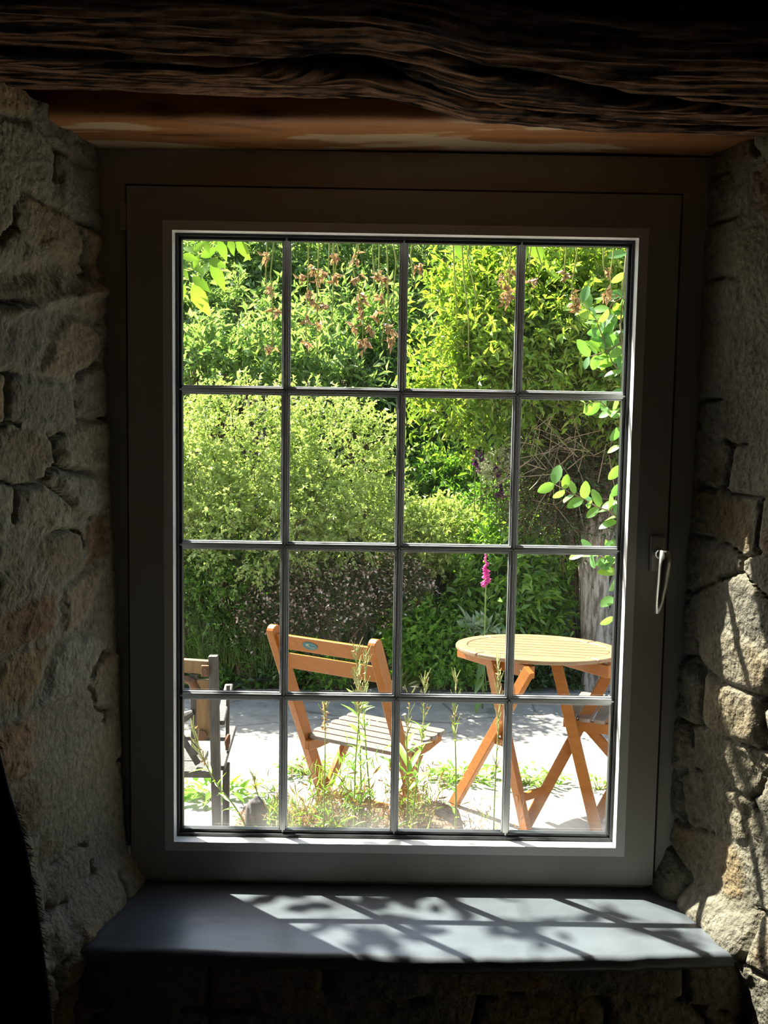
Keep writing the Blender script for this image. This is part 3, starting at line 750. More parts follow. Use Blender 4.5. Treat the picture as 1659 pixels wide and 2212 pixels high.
# ------------------------------------------------------------------ garden furniture
def folding_chair(label, M_, fwd, width=.43, badge=True, group='brown folding chairs'):
    """M_: middle of the back edge of the seat on the ground plan; fwd: where the chair faces"""
    fw = unit(np.array([fwd[0], fwd[1], 0.0])); sd = np.array([fw[1], -fw[0], 0.0]); O = np.array([M_[0], M_[1], 0.0])
    def Lc(s, f, z): return O + sd * s + fw * f + np.array([0, 0, z])
    def fp(z): return .213 - .473 * z
    t = thing('folding_chair', label, 'chair', tuple(O), group)
    up = unit(fw * -.473 + np.array([0, 0, 1.0])); ac = np.cross(sd, up)
    for sg in (-1, 1):
        s0 = sg * (width / 2 - .002); wd = .033; hw = .0265
        a = Lc(s0 - wd / 2, fp(0), 0); b = Lc(s0 - wd / 2, fp(.905), .905)
        e = ac if ac @ fw > 0 else -ac
        poly = [a - fw * hw * 1.05, a + fw * hw * 1.05]
        for q in np.linspace(0, math.pi, 10): poly.append(b + e * hw * math.cos(q) + up * hw * math.sin(q))
        MB().prism(poly, sd * wd).build('post', M['wood'], t, bevel=.0035)
    for (za, zb) in ((.838, .898), (.755, .818)):
        mb = MB(); h = width / 2 - .014
        def rp(s, z, k): return Lc(s, fp(z), z) + (fw * .012 * k)
        mb.hexa([rp(-h, za, -1), rp(h, za, -1), rp(h, za, 1), rp(-h, za, 1), rp(-h, zb, -1), rp(h, zb, -1), rp(h, zb, 1), rp(-h, zb, 1)])
        ro = mb.build('back_rail', M['wood'], t, bevel=.003)
        if badge and za > .8:
            cz = .868; cen = Lc(-.06, fp(cz), cz) - fw * .0124
            el = [cen + sd * .034 * math.cos(q) + up * .0175 * math.sin(q) for q in np.linspace(0, 2 * math.pi, 28)[:-1]]
            tag(MB().prism(el, -fw * .002).build('maker_plate', M['teal'], ro), 'oval teal plate')
            mb = MB()
            c2 = cen - fw * .0022
            for dx, dy, rr in ((-.012, .003, .006), (-.005, .007, .0045), (-.004, -.002, .004)):
                mb.prism([c2 + sd * (dx + rr * math.cos(q)) + up * (dy + rr * .8 * math.sin(q)) for q in np.linspace(0, 6.283, 9)[:-1]], -fw * .0008)
            for dy in (-.006, -.010): mb.prism([c2 + sd * .0 + up * dy, c2 + sd * .022 + up * dy, c2 + sd * .022 + up * (dy + .002), c2 + sd * .0 + up * (dy + .002)], -fw * .0006)
            mb.build('plate_emblem', M['teal_mark'], ro)
    ns_ = 6; dep = .375; ww = dep / ns_
    for k in range(ns_):
        f0 = -.004 + k * ww; f1 = f0 + ww - .012; h = width / 2 + (.004 if k else -.018)
        pl = []
        for q in np.linspace(-math.pi / 2, math.pi / 2, 7): pl.append(Lc(h - .012 + .012 * math.cos(q), (f0 + f1) / 2 + (f1 - f0) / 2 * math.sin(q), .434))
        for q in np.linspace(math.pi / 2, 3 * math.pi / 2, 7): pl.append(Lc(-h + .012 + .012 * math.cos(q), (f0 + f1) / 2 + (f1 - f0) / 2 * math.sin(q), .434))
        MB().prism(pl, (0, 0, .017)).build('seat_slat', M['seatwood'], t, bevel=.002)
    for sg in (-1, 1):
        s0 = sg * (width / 2 - .030); wd = .022
        pr = [Lc(s0 - wd / 2, f, z) for f, z in ((-.03, .395), (.05, .385), (.26, .385), (.366, .397), (.366, .433), (-.03, .433))]
        rl = MB().prism(pr, sd * wd).build('seat_rail', M['wood'], t, bevel=.003)
        for f in (.12, .30): MB().tube([Lc(s0 + sg * .010, f, .408), Lc(s0 + sg * .0135, f, .408)], .005, 10).build('bolt', M['bolt'], rl)
        s1 = sg * (width / 2 - .055)
        MB().bar(Lc(s1, .27, .405), Lc(s1, -.13, .0), .022, .042, sd).build('leg', M['wood'], t, bevel=.003)
    MB().bar(Lc(-width / 2 + .05, -.055, .08), Lc(width / 2 - .05, -.055, .08), .035, .018, (0, 0, 1)).build('stretcher', M['wood'], t, bevel=.002)
    MB().bar(Lc(-width / 2 + .012, fp(.16), .16), Lc(width / 2 - .012, fp(.16), .16), .035, .018, (0, 0, 1)).build('stretcher', M['wood'], t, bevel=.002)
    return t


m0, m1 = np.array([.100, 3.772]), np.array([-.275, 3.985])
folding_chair('brown wooden folding chair with an oval teal plate on its top rail, seen from behind',
              (m0 + m1) / 2, (.509, .861), float(np.linalg.norm(m0 - m1)) + .02)
a = at(1212, 1546, z=.451); b = at(1322, 1559, z=.451)
fd = unit((a - b)[:2]); sdv = np.array([fd[1], -fd[0]])
Mr = a[:2] - fd * .372 + sdv * .215
folding_chair('brown wooden folding chair pushed under the far side of the round table', Mr, fd, .43, badge=False)

# oval slatted table
tc_ = np.array([.712, 4.41]); TA, TB = .362, .262; ta = math.radians(-10)
ux = np.array([math.cos(ta), math.sin(ta), 0]); uy = np.array([-ux[1], ux[0], 0]); TZ = .724
def TP(p, q, z): return np.array([tc_[0], tc_[1], 0]) + ux * p + uy * q + np.array([0, 0, z])
tb = thing('folding_table', 'round slatted wooden folding table on crossed legs', 'table', (tc_[0], tc_[1], 0))
for k in range(4):
    q0 = math.radians(45 + 90 * k + .4); q1 = math.radians(45 + 90 * (k + 1) - .4); qs = np.linspace(q0, q1, 22); rw = .052
    outl = [TP(TA * math.cos(q), TB * math.sin(q), TZ - .019) for q in qs] + [TP((TA - rw) * math.cos(q), (TB - rw) * math.sin(q), TZ - .019) for q in qs[::-1]]
    MB().prism(outl, (0, 0, .019)).build('rim', M['topwood'], tb, bevel=.006, seg=3)
IA, IB = TA - .054, TB - .054; nsl = 8; sw = 2 * IB / nsl
for k in range(nsl):
    q0 = -IB + k * sw + .003; q1 = -IB + (k + 1) * sw - .0035; qq = np.clip(np.linspace(q0, q1, 6), -IB + .0005, IB - .0005)
    hx_ = IA * np.sqrt(np.maximum(1 - (qq / IB) ** 2, 1e-4))
    outl = [TP(h, q, TZ - .022) for h, q in zip(hx_, qq)] + [TP(-h, q, TZ - .022) for h, q in zip(hx_[::-1], qq[::-1])]
    MB().prism(outl, (0, 0, .020)).build('top_slat', M['topwood'], tb, bevel=.0015)
r0 = at(992, 1418, z=.642); r1 = at(1150, 1467, z=.642); rd = unit(r1 - r0); rs = np.cross(rd, [0, 0, 1.0])
for off, nm in ((0, 0), (.34, 1)):
    sh = np.array([off * .98, off * .10, 0]); mb = MB(); mb.bar(r0 + sh + [0, 0, .027], r1 + sh + [0, 0, .027], .028, .054, rs); rl = mb.build('rail', M['wood'], tb, bevel=.003)
    if nm == 0:
        p = r1 - rd * .055 + np.array([0, 0, .026]); s_ = rs if (rs @ (CAM - p)) > 0 else -rs
        MB().tube([p + s_ * .012, p + s_ * .0155], .006, 10).build('bolt', M['bolt'], rl)
def upto(p, q, z):
    """the point at height z on the line from q through p"""
    return q + (p - q) * (z - q[2]) / (p[2] - q[2])
LA = (at(1056, 1440, z=.66), at(1131, 1799, z=0)); LB = (at(1140, 1464, z=.655), at(985, 1737, z=0))
LC = (at(1206, 1450, y=4.30), at(1291, 1806, z=0)); LD = (at(1316, 1452, y=4.38), at(1134, 1792, z=0))
for (p, q), s_ in ((LA, .016), (LB, -.016), (LC, 0), (LD, 0)):
    nrm = np.array([.82, .57, 0]) if s_ else np.array([.25, .97, 0]); sh = nrm * s_
    q = q + np.array([0, .012 if s_ == 0 and q is LD[1] else 0, 0])
    MB().bar(upto(p, q, .694) + sh, q + sh, .028, .047, nrm).build('leg', M['wood'], tb, bevel=.003)
def along(pq, z): return upto(pq[0], pq[1], z)
MB().bar(along(LA, .13), along(LD, .15) + [.02, .02, 0], .034, .018, (0, 0, 1)).build('stretcher', M['wood'], tb, bevel=.002)
MB().bar(along(LA, .35) , along(LB, .35), .03, .016, (0, 0, 1)).build('pivot_block', M['wood'], tb, bevel=.002)

# weathered chair cut by the edge of the glass
YO = 3.70
oc = thing('weathered_chair', 'old grey weathered wooden chair with rusty iron joints at the edge of the paving', 'chair', (-.80, 3.8, 0))
def W(u, v, y=YO): return at(u, v, y=y)
p0 = W(461, 1416); p1 = p0.copy(); p1[2] = 0; p0b = W(469, 1790); p1 = p0 + (p0b - p0) * p0[2] / (p0[2] - p0b[2])
MB().bar(p1, p0, .034, .034).build('post', M['grey_wood'], oc, bevel=.003)
pl0, pl1 = p1 + [-.50, .10, 0], p0 + [-.50, .10, 0]
MB().bar(pl0, pl1, .034, .034).build('post', M['grey_wood'], oc, bevel=.003)
ra = W(453, 1441); MB().bar(ra, pl1 + (ra - p0), .050, .028, (0, 0, 1)).build('top_rail', M['worn_wood'], oc, bevel=.004)
mb = MB(); c = W(444, 1449, YO - .02); mb.box(c + [-.016, -.008, -.021], c + [.014, .006, .021]); jo = mb.build('iron_joint', M['iron'], oc, bevel=.004)
MB().tube([c + [0, -.008, 0], c + [0, -.014, 0]], .009, 14).build('bolt_head', M['iron'], jo)
pa = W(441, 1468); pb = W(444, 1592)
mb = MB(); mb.box((pa[0] - .027, YO - .008, pb[2]), (pa[0] + .024, YO + .010, pa[2])); pk = mb.build('back_plank', M['worn_wood'], oc, bevel=.002)
c = W(436, 1588, YO - .012); MB().tube([c, c + [0, -.008, 0]], .020, 20).build('knot_disc', M['iron'], pk)
sa = W(419, 1455, YO + .012); sb = W(421, 1630, YO + .012); MB().bar(sb, sa, .026, .018).build('back_slat', M['grey_wood'], oc, bevel=.002)
pts = [W(385, 1468, YO - .004), W(402, 1467, YO - .004), W(414, 1472, YO - .004), W(421, 1485, YO - .004), W(430, 1497, YO - .004), W(437, 1508, YO - .004)]
MB().tube(pts, [.013, .014, .016, .018, .016, .010], 8).build('curved_brace', M['iron'], oc, smooth=True)
pts = [W(383, 1552), W(402, 1547), W(418, 1538)]; MB().tube(pts, [.022, .018, .010], 8).build('arm_brace', M['grey_wood'], oc)
MB().bar(W(378, 1568, YO + .03), W(428, 1650, YO + .03), .020, .020, (0, 1, 0)).build('cross_brace', M['grey_wood'], oc, bevel=.002)
s0 = W(461, 1668, YO + .02); st = MB(); st.box((s0[0] - .52, YO - .012, s0[2] - .012), (s0[0], YO + .10, s0[2] + .014)); st.build('seat_slat', M['grey_wood'], oc, bevel=.003)
s0 = W(461, 1640, YO + .18); st = MB(); st.box((s0[0] - .52, YO + .13, s0[2] - .010), (s0[0] - .03, YO + .25, s0[2] + .012)); st.build('seat_slat', M['grey_wood'], oc, bevel=.003)
s0 = W(490, 1596, YO + .3); st = MB(); st.box((s0[0] - .50, YO + .29, s0[2] - .008), (s0[0], YO + .33, s0[2] + .010)); st.build('front_rail', M['grey_wood'], oc, bevel=.003)
y2 = YO + .12
q0 = W(489, 1648, y2); q1 = W(488, 1795, y2); q1 = q0 + (q1 - q0) * q0[2] / (q0[2] - q1[2])
MB().bar(q1, q0, .026, .026).build('front_leg', M['grey_wood'], oc, bevel=.003)
MB().bar(W(476, 1562, YO + .02), W(495, 1481, YO + .36), .034, .020, (1, 0, 0)).build('arm', M['grey_wood'], oc, bevel=.005)
MB().bar(W(477, 1660, YO + .04), W(503, 1572, YO + .34), .030, .022, (1, 0, 0)).build('seat_side', M['grey_wood'], oc, bevel=.004)
MB().bar(W(491, 1620, y2 + .02), W(493, 1480, y2 + .04), .013, .018, (1, 0, 0)).build('arm_post', M['grey_wood'], oc, bevel=.002)
mb = MB(); c = W(492, 1603, y2 - .01); mb.tube([c + [.004, 0, .03], c + [-.002, 0, 0], c + [-.002, 0, -.03]], [.006, .012, .004], 10); mb.build('iron_clasp', M['iron'], oc, smooth=True)

# ------------------------------------------------------------------ raised bed at the foot of the house wall
nx, ny = 150, 120
gx = np.linspace(-.60, .50, nx); gy = np.linspace(2.1, 3.66, ny); X, Yg = np.meshgrid(gx, gy, indexing='ij')
ed = np.minimum(np.minimum((X + .56) / .12, (.45 - X + .05 * np.sin(Yg * 5)) / .12), np.minimum((3.60 + .05 * np.sin(X * 9) - Yg) / .16, (Yg - 2.12) / .1))
Zg = .37 * sst(0, 1, ed + .35 * (fbm(X * 7, Yg * 7, 101, 3) - .5)) + .05 * (fbm(X * 5, Yg * 5, 103, 4) - .5) * sst(0, .5, ed) - .01
def bed_z(x, y):
    i = np.clip(((np.asarray(x) + .60) / 1.10 * (nx0 - 1)).astype(int), 0, nx0 - 1); j = np.clip(((np.asarray(y) - 2.1) / 1.56 * (ny0 - 1)).astype(int), 0, ny0 - 1)
    return BZ[i, j]
nx0, ny0, BZ = nx, ny, Zg
o = mesh_np('flower_bed', np.stack([X, Yg, Zg], 2), grid_faces(nx, ny), M['soil'], None, True)
tag(o, 'raised bed of dry brown soil just outside the window', 'flower bed')


def blob(name, c, r, material, seed, sc=2.2, amp=.35):
    nu, nv = 40, 24; th = np.linspace(0, 2 * math.pi, nu); ph = np.linspace(0, math.pi, nv); T, Ph = np.meshgrid(th, ph, indexing='ij')
    d = np.stack([np.cos(T) * np.sin(Ph), np.sin(T) * np.sin(Ph), np.cos(Ph)], 2)
    k = 1 + amp * (fbm(d[..., 0] * sc + 5 + d[..., 2], d[..., 1] * sc + 9 - d[..., 2] * .7, seed, 3) - .5)
    return mesh_np(name, d * k[..., None] * np.array(r) + np.array(c), grid_faces(nu, nv), material, None, True)


rk = at(552, 1757, y=3.26)
tag(blob('rock', (rk[0], 3.26, rk[2] - .012), (.036, .03, .068), M['rock'], 5), 'small dark pointed stone on the dry soil bed', 'rock')


# ------------------------------------------------------------------ tall weeds in front of the window
def weed(label, px, y, top_frac=.34, leafn=26, podn=26, leafL=.05, group='tall weeds in the raised bed', dry=.3, podL=.045, seed_side=1.0):
    pts = np.array([at(u, v, y=y) for u, v in px])
    g = float(bed_z(pts[0][0], y)); 
    if pts[0][2] > g - .01:
        pts = np.concatenate([[[pts[0][0], y, g - .015]], pts])
    n = 24; d = np.concatenate([[0], np.cumsum(np.linalg.norm(np.diff(pts, axis=0), axis=1))]); s = np.linspace(0, d[-1], n)
    pp = np.stack([np.interp(s, d, pts[:, k]) for k in range(3)], 1)
    pp[1:-1] = (pp[:-2] + pp[1:-1] * 2 + pp[2:]) / 4; pp[:, 1] += .012 * np.sin(np.linspace(0, 5, n)) * np.linspace(0, 1, n)
    t = thing('weed', label, 'weed', tuple(pp[0]), group)
    MB().tube(pp, np.linspace(.0036, .0012, n), 6).build('stem', M['gstem'], t, smooth=True)
    H = d[-1]; tg = unit(np.gradient(pp, axis=0))
    def on(f):
        i = f * (n - 1); k = np.minimum(i.astype(int), n - 2); w_ = (i - k)[:, None]; return pp[k] * (1 - w_) + pp[k + 1] * w_, tg[k]
    f = rng.uniform(.12, 1 - top_frac * .7, leafn); P, T = on(f); o_ = rnd(leafn); o_ = unit(o_ - T * np.sum(o_ * T, 1, keepdims=True))
    V, F = leaf_geo(P, o_ + T * .75, T * 1.0 - o_ * .5, leafL * rng.uniform(.6, 1.3, leafn), leafL * .17 * rng.uniform(.8, 1.4, leafn), 'r', .2, .25)
    mesh_np('foliage', V, F, M['fresh'], t, True)
    f = rng.uniform(1 - top_frac, 1.0, podn); P, T = on(f); o_ = rnd(podn); o_ = unit(o_ - T * np.sum(o_ * T, 1, keepdims=True))
    Dp = unit(o_ * .45 + T); Lp = podL * rng.uniform(.6, 1.2, podn)[:, None]
    V, F = rods(P, P + Dp * Lp, .0022, .0010); mesh_np('seed_pods', V, F, M['pod'], t, True)
    nd = int(30 * dry) + 3; f = rng.uniform(1 - top_frac * .9, 1.0, nd); P, T = on(f); P = P + rnd(nd) * .008
    V, F = leaf_geo(P, rnd(nd), rnd(nd), .014, .006, 'q', .4, .4); mesh_np('dried_flowers', V, F, M['dried'], t)['kind'] = 'stuff'
    return t


weed('tall green weed with seed pods crossing the nearer back post of the teal-plated chair', [(781, 1735), (778, 1620), (772, 1520), (770, 1400)], 3.15, .36, 34, 40, .06)
weed('tall dry-tipped weed close beside the tallest one, before the chair back', [(800, 1730), (792, 1640), (786, 1540), (792, 1412)], 3.22, .42, 20, 30, .05)
weed('shorter weed with a cluster of upright pods between the two chair posts', [(765, 1740), (768, 1640), (775, 1560), (776, 1455)], 3.05, .25, 26, 26, .055)
weed('weed stalk rising beside the seat corner of the teal-plated chair', [(893, 1745), (905, 1650), (915, 1560), (917, 1468)], 3.2, .4, 18, 30, .05)
weed('weed stalk standing between the chair seat and the table', [(985, 1752), (985, 1650), (982, 1560), (985, 1462)], 3.25, .38, 14, 30, .05)
weed('weed stalk in front of the crossed table legs, topped by upright pods', [(1068, 1745), (1072, 1640), (1078, 1540), (1074, 1428)], 3.3, .45, 16, 40, .045)
weed('slim weed with one long narrow leaf before the chair seat', [(880, 1748), (882, 1690), (878, 1600), (886, 1500)], 3.1, .3, 8, 14, .11)
weed('short dry weed stalk with a brown tuft between the chair posts', [(700, 1735), (702, 1640), (703, 1580), (701, 1512)], 3.1, .2, 6, 14, .04, dry=1.2)
weed('weed leaning far over in front of the old grey chair', [(535, 1792), (505, 1740), (470, 1700), (440, 1640), (415, 1570)], 3.05, .3, 16, 22, .05)
weed('low weed with purplish tip growing from behind the small stone', [(572, 1770), (560, 1730), (552, 1700), (548, 1670)], 3.4, .4, 14, 12, .035)


def clump(name, label, cat, u0, u1, v0, v1, y, n, blade, bw, material, mat2=None, n2=0, lean=.5, group=None):
    """a tuft of blades rooted in the raised bed"""
    a_ = at(u0, v1, y=y); b_ = at(u1, v1, y=y); tz = at((u0 + u1) / 2, v0, y=y)[2]
    cx = (a_[0] + b_[0]) / 2; t = thing(name, label, cat, (cx, y, float(bed_z(cx, y))), group)
    for (k, mm, nm) in ((n, material, 'blades'), (n2, mat2, 'dry_blades')):
        if not k: continue
        x = rng.normal(cx, (b_[0] - a_[0]) / 4.2, k); x = np.clip(x, a_[0], b_[0]); yy = y + rng.normal(0, .07, k); z = bed_z(x, yy) - .01
        D = unit(np.stack([rng.normal(0, lean, k), rng.normal(0, lean, k), np.ones(k)], 1)); h = np.maximum(tz - z, .05) * rng.uniform(.35, 1.05, k)
        V, F = rods(np.stack([x, yy, z], 1), np.stack([x, yy, z], 1) + D * h[:, None], .0011, .0005)
        per = 5; f = rng.uniform(.2, 1, (k, per)); P = (np.stack([x, yy, z], 1)[:, None] + D[:, None] * h[:, None, None] * f[..., None]).reshape(-1, 3)
        V2, F2 = leaf_geo(P, np.repeat(D, per, 0) * .8 + rnd(k * per), rnd(k * per), blade * rng.uniform(.5, 1.3, k * per), bw, 'r', .25, .35)
        mesh_np(nm, V2, F2, M[mm], t, True)['kind'] = 'stuff'; mesh_np('stems', V, F, M['straw' if mm == 'straw' else 'gstem'], t)['kind'] = 'stuff'
    return t


clump('weed_clump', 'bushy pale green weed clump in front of the chair legs', 'weed', 640, 830, 1632, 1790, 3.2, 90, .045, .006, 'fresh', 'straw', 90, .35)
clump('weed_clump', 'sparse dry weed clump below the front of the chair seat', 'weed', 860, 940, 1640, 1790, 3.25, 36, .035, .005, 'yellow', 'straw', 60, .25)
clump('weed_clump', 'brown dry grass tuft at the foot of the weed before the table', 'grass', 1010, 1085, 1690, 1785, 3.3, 10, .03, .004, 'yellow', 'straw', 60, .4)
clump('weed_clump', 'dark green weed clump around the small pointed stone', 'weed', 560, 615, 1725, 1790, 3.40, 60, .028, .009, 'mid', 'straw', 16, .5)
clump('weed_clump', 'short yellow grass tuft between the stone and the bushy weed clump', 'grass', 600, 660, 1720, 1790, 3.3, 34, .05, .004, 'yellow', 'straw', 26, .5)
clump('weed_clump', 'wispy dry grass tuft at the low corner of the glass beside the old chair', 'grass', 398, 430, 1745, 1795, 3.0, 16, .03, .003, 'yellow', 'straw', 14, .4)
k = 2600; x = rng.uniform(-.5, .44, k); yy = rng.uniform(2.9, 3.58, k)
V, F = leaf_geo(np.stack([x, yy, bed_z(x, yy) + .004], 1), unit(np.stack([rng.normal(0, 1, k), rng.normal(0, 1, k), rng.normal(.1, .35, k)], 1)), rnd(k) * .6 + [0, 0, 1], .035 * rng.uniform(.4, 1.4, k), .004, 'q', .2, .1)
tag(mesh_np('dry_litter', V, F, M['straw']), 'dry straw and leaf litter strewn over the soil bed', 'litter', kind='stuff')


# weeds in the paving joints
def rosette(label, u, v, r, n, L, matn='fresh', h=.05):
    p = at(u, v, z=.012); t = thing('paving_weed', label, 'weed', tuple(p), 'weeds in the paving joints')
    a_ = rng.uniform(0, 6.283, n); rr = r * np.sqrt(rng.uniform(0, 1, n)); P = p + np.stack([rr * np.cos(a_) * 1.5, rr * np.sin(a_), rng.uniform(.005, h, n)], 1)
    D = np.stack([np.cos(a_), np.sin(a_), rng.uniform(0, .8, n)], 1) + rnd(n) * .5
    V, F = leaf_geo(P, D, rnd(n) * .5 + [0, 0, 1], L * rng.uniform(.6, 1.3, n), L * .5, 'r', .2, .3); mesh_np('leaves', V, F, M[matn], t, True)
    V, F = rods(np.tile(p, (n, 1)) + [0, 0, -.01], P, .0012, .0008); mesh_np('stems', V, F, M['gstem'], t)


rosette('low green weed on the paving beside the farther chair leg', 655, 1667, .085, 90, .030)
rosette('low leafy weed on the paving under the table edge', 1000, 1682, .10, 110, .042)
rosette('low green weed on the paving between the crossed table legs', 1140, 1690, .12, 120, .036)
rosette('large leaved weed on the paving behind the leaning weed', 452, 1722, .10, 60, .060)
rosette('small weed on the paving close beside the old grey chair', 512, 1712, .05, 36, .032)
rosette('little weed on the paving by the outermost table leg', 1292, 1702, .05, 30, .028)
rosette('tiny weed on the open paving before the stone', 585, 1705, .05, 26, .026)

# ------------------------------------------------------------------ shrubs and trees, near to far
def w2(u, v, y): return at(u, v, y=y)
def ell(u, v, y, ru, rv, ry):
    """ellipsoid centred where the photograph shows (u, v) at distance y; radii in photograph pixels, depth in metres"""
    c = at(u, v, y=y); k = y / FPX; return (c[0], c[1], c[2], ru * k, ry, rv * k)


def mound_flowers(t, P, Q, D):
    k = rng.choice(len(Q), 26, replace=False); petals(Q[k], .020, 5, 'white', t, 'blossoms')


shrub('flowering_shrub', 'large rounded pale yellow-green shrub dotted with small white flowers', 'shrub',
      [ell(520, 990, 6.5, 175, 150, .3), ell(720, 1010, 6.5, 140, 140, .3), ell(400, 1080, 6.4, 140, 170, .28), ell(560, 1130, 6.25, 200, 110, .25), ell(740, 1120, 6.3, 120, 80, .22), ell(250, 1060, 6.5, 150, 190, .3)],
      3100, 14, .20, .030, .016, 'lime', 'twig', front=.0, rmin=.55, extra=mound_flowers, limbs=40, rad=.0011)
shrub('low_shrub', 'low pale green shrub spilling from the white-flowered mound toward the foxgloves', 'shrub', [ell(940, 1150, 6.7, 95, 50, .3), ell(890, 1190, 6.6, 60, 45, .25)], 900, 13, .14, .030, .015, 'lime', 'pale_twig', rmin=.7)
shrub('shaded_shrub', 'small leaved green shrub in shade under the pale mound, behind the old chair', 'shrub',
      [ell(470, 1260, 6.4, 130, 95, .2), ell(330, 1270, 6.45, 120, 100, .2)], 1000, 13, .15, .030, .014, 'mid', 'twig', front=.3, rmin=.65)


def pink_tops(t, P, Q, D):
    k = rng.choice(len(Q), 2400, replace=True); c = Q[k] + rnd(2400) * .02
    V, F = leaf_geo(c, rnd(2400), rnd(2400) * .5 + [0, 0, 1], .024, .018, 'q', .2, .1); mesh_np('flower_heads', V, F, M['pink'], t)


shrub('flowering_herb', 'mass of dusky pink flower heads behind the teal-plated chair', 'herb',
      [ell(740, 1310, 6.3, 130, 75, .16), ell(600, 1340, 6.3, 100, 60, .16), ell(860, 1280, 6.35, 60, 70, .16)], 1900, 6, .16, .020, .010, 'deep', 'twig', up=1.2, rmin=.5, extra=pink_tops)
shrub('grassy_plant', 'tall grassy stems with pale seed heads behind the old grey chair', 'grass',
      [ell(450, 1410, 6.4, 110, 80, .14), ell(560, 1420, 6.4, 70, 70, .14)], 900, 7, .26, .05, .006, 'mid', 'gstem', up=2.2, wild=.3, rmin=.3, spread=.7)
shrub('leafy_plant', 'dark leafy ground plant along the border behind the chair back', 'plant', [ell(660, 1460, 6.42, 110, 38, .14), ell(500, 1480, 6.45, 120, 36, .14)], 620, 9, .12, .045, .028, 'mid', 'gstem', up=1.0, rmin=.5)
shrub('leafy_plant', 'bright green leafy plant growing between the chair back and the table', 'plant',
      [ell(900, 1390, 6.35, 62, 95, .18), ell(960, 1440, 6.3, 70, 70, .16), ell(720, 1470, 6.3, 40, 25, .1)], 780, 10, .16, .042, .024, 'fresh', 'gstem', up=1.6, wild=.45, rmin=.35)
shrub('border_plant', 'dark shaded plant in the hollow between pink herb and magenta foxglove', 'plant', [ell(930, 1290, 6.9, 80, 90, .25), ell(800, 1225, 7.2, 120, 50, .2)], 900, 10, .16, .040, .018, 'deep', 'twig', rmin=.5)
shrub('border_shrub', 'leafy dark green shrub with pointed leaves behind the table', 'shrub',
      [ell(1085, 1230, 6.5, 80, 95, .22), ell(1145, 1280, 6.6, 62, 115, .22), ell(1035, 1350, 6.5, 70, 50, .2)], 1050, 9, .19, .062, .022, 'border', 'twig', front=.0, rmin=.45, kind='r')
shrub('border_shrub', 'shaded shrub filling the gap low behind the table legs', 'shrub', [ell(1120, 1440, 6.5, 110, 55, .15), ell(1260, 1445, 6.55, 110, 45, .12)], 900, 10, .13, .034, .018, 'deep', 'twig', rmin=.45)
shrub('broad_leaved_plant', 'grey-green broad leaved plant just behind the far edge of the table', 'plant', [ell(1030, 1378, 6.3, 45, 24, .08)], 40, 7, .11, .085, .034, 'silver', 'gstem', up=.8, kind='r', rmin=.3, limbs=9, limb_r=.004)

# big overhanging bush at the right, its brown twiggy underside and the trunk
shrub('honeysuckle_bush', 'big yellow-green honeysuckle bush hanging over the trunk', 'bush',
      [ell(1150, 750, 6.2, 190, 150, .3), ell(1290, 690, 6.0, 180, 190, .3), ell(1010, 865, 6.45, 100, 75, .2), ell(1110, 640, 6.4, 150, 110, .28), ell(1420, 760, 6.0, 140, 200, .3)],
      3000, 11, .26, .060, .022, 'yellow', 'twig', front=.1, rmin=.5, base=(1.42, 6.75, .05), kind='q', limbs=26)
P, Q, Mi, D, ln = twigs_on([ell(1235, 960, 6.35, 120, 130, .3), ell(1190, 1080, 6.4, 110, 100, .3), ell(1330, 1000, 6.35, 70, 150, .3)], 2300, .30, .0, .25, 1.0, .35)
Mi = Mi + rnd(len(Mi)) * .05
tk = thing('twig_thicket', 'tangle of bare brown twigs hanging below the honeysuckle bush', 'thicket', (1.15, 6.0, 1.0))
V, F = rods(P, Q, .0022, .001, Mi); mesh_np('twigs', V, F, M['twig'], tk)
V, F = twig_leaves(P[:1500], Q[:1500], Mi[:1500], 4, .034, .014, 'q'); mesh_np('foliage', V, F, M['deep'], tk)
P, Q, Mi, D, ln = twigs_on([ell(1230, 980, 5.95, 110, 120, .15)], 52, .40, .0, .1, 1.0, .3)
V, F = rods(P, Q, .0030, .0014, Mi + rnd(52) * .08); mesh_np('bare_branches', V, F, M['pale_twig'], tk)
tr = thing('tree_trunk', 'pale peeling tree trunk standing behind the table beside a concrete post', 'tree', (*at(1283, 1300, y=6.42)[:2], 0))
tpts = []; trd = []
for v, u, rp in ((1560, 1290, 36), (1480, 1288, 34), (1390, 1287, 31), (1300, 1283, 30), (1220, 1283, 32), (1150, 1290, 34), (1080, 1300, 34), (980, 1312, 30), (880, 1325, 24)):
    p = at(u, v, y=6.42); tpts.append(p); trd.append(rp * 6.42 / FPX)
tpts = np.array(tpts); tpts[0][2] = -.02; zt = np.linspace(tpts[0][2], tpts[-1][2], 110); o_ = np.argsort(tpts[:, 2])
cx_ = np.interp(zt, tpts[o_, 2], tpts[o_, 0]); rr_ = np.interp(zt, tpts[o_, 2], np.array(trd)[o_]); th = np.linspace(0, 2 * math.pi, 90)
rel = 1 + .32 * (fbm(th[None] * 2.6 + 0 * zt[:, None], zt[:, None] * 1.6, 301, 4) - .5) + .16 * (np.abs(fbm(th[None] * 6, zt[:, None] * 3, 305, 3) - .5) * 2 - .4)
rel[:, -1] = rel[:, 0]
V = np.stack([cx_[:, None] + rr_[:, None] * rel * np.cos(th)[None], 6.42 + rr_[:, None] * rel * np.sin(th)[None], np.repeat(zt[:, None], 90, 1)], 2)
mesh_np('trunk', V, grid_faces(110, 90), M['bark'], tr, True)
for (u, v, r) in ((1250, 800, .02), (1380, 780, .022), (1330, 720, .018)):
    MB().tube([at(1320, 900, y=6.42), (at(1320, 900, y=6.42) + at(u, v, y=6.4)) / 2 + [0, 0, .05], at(u, v, y=6.4)], [.055, .038, r], 10).build('bough', M['bark'], tr, smooth=True)
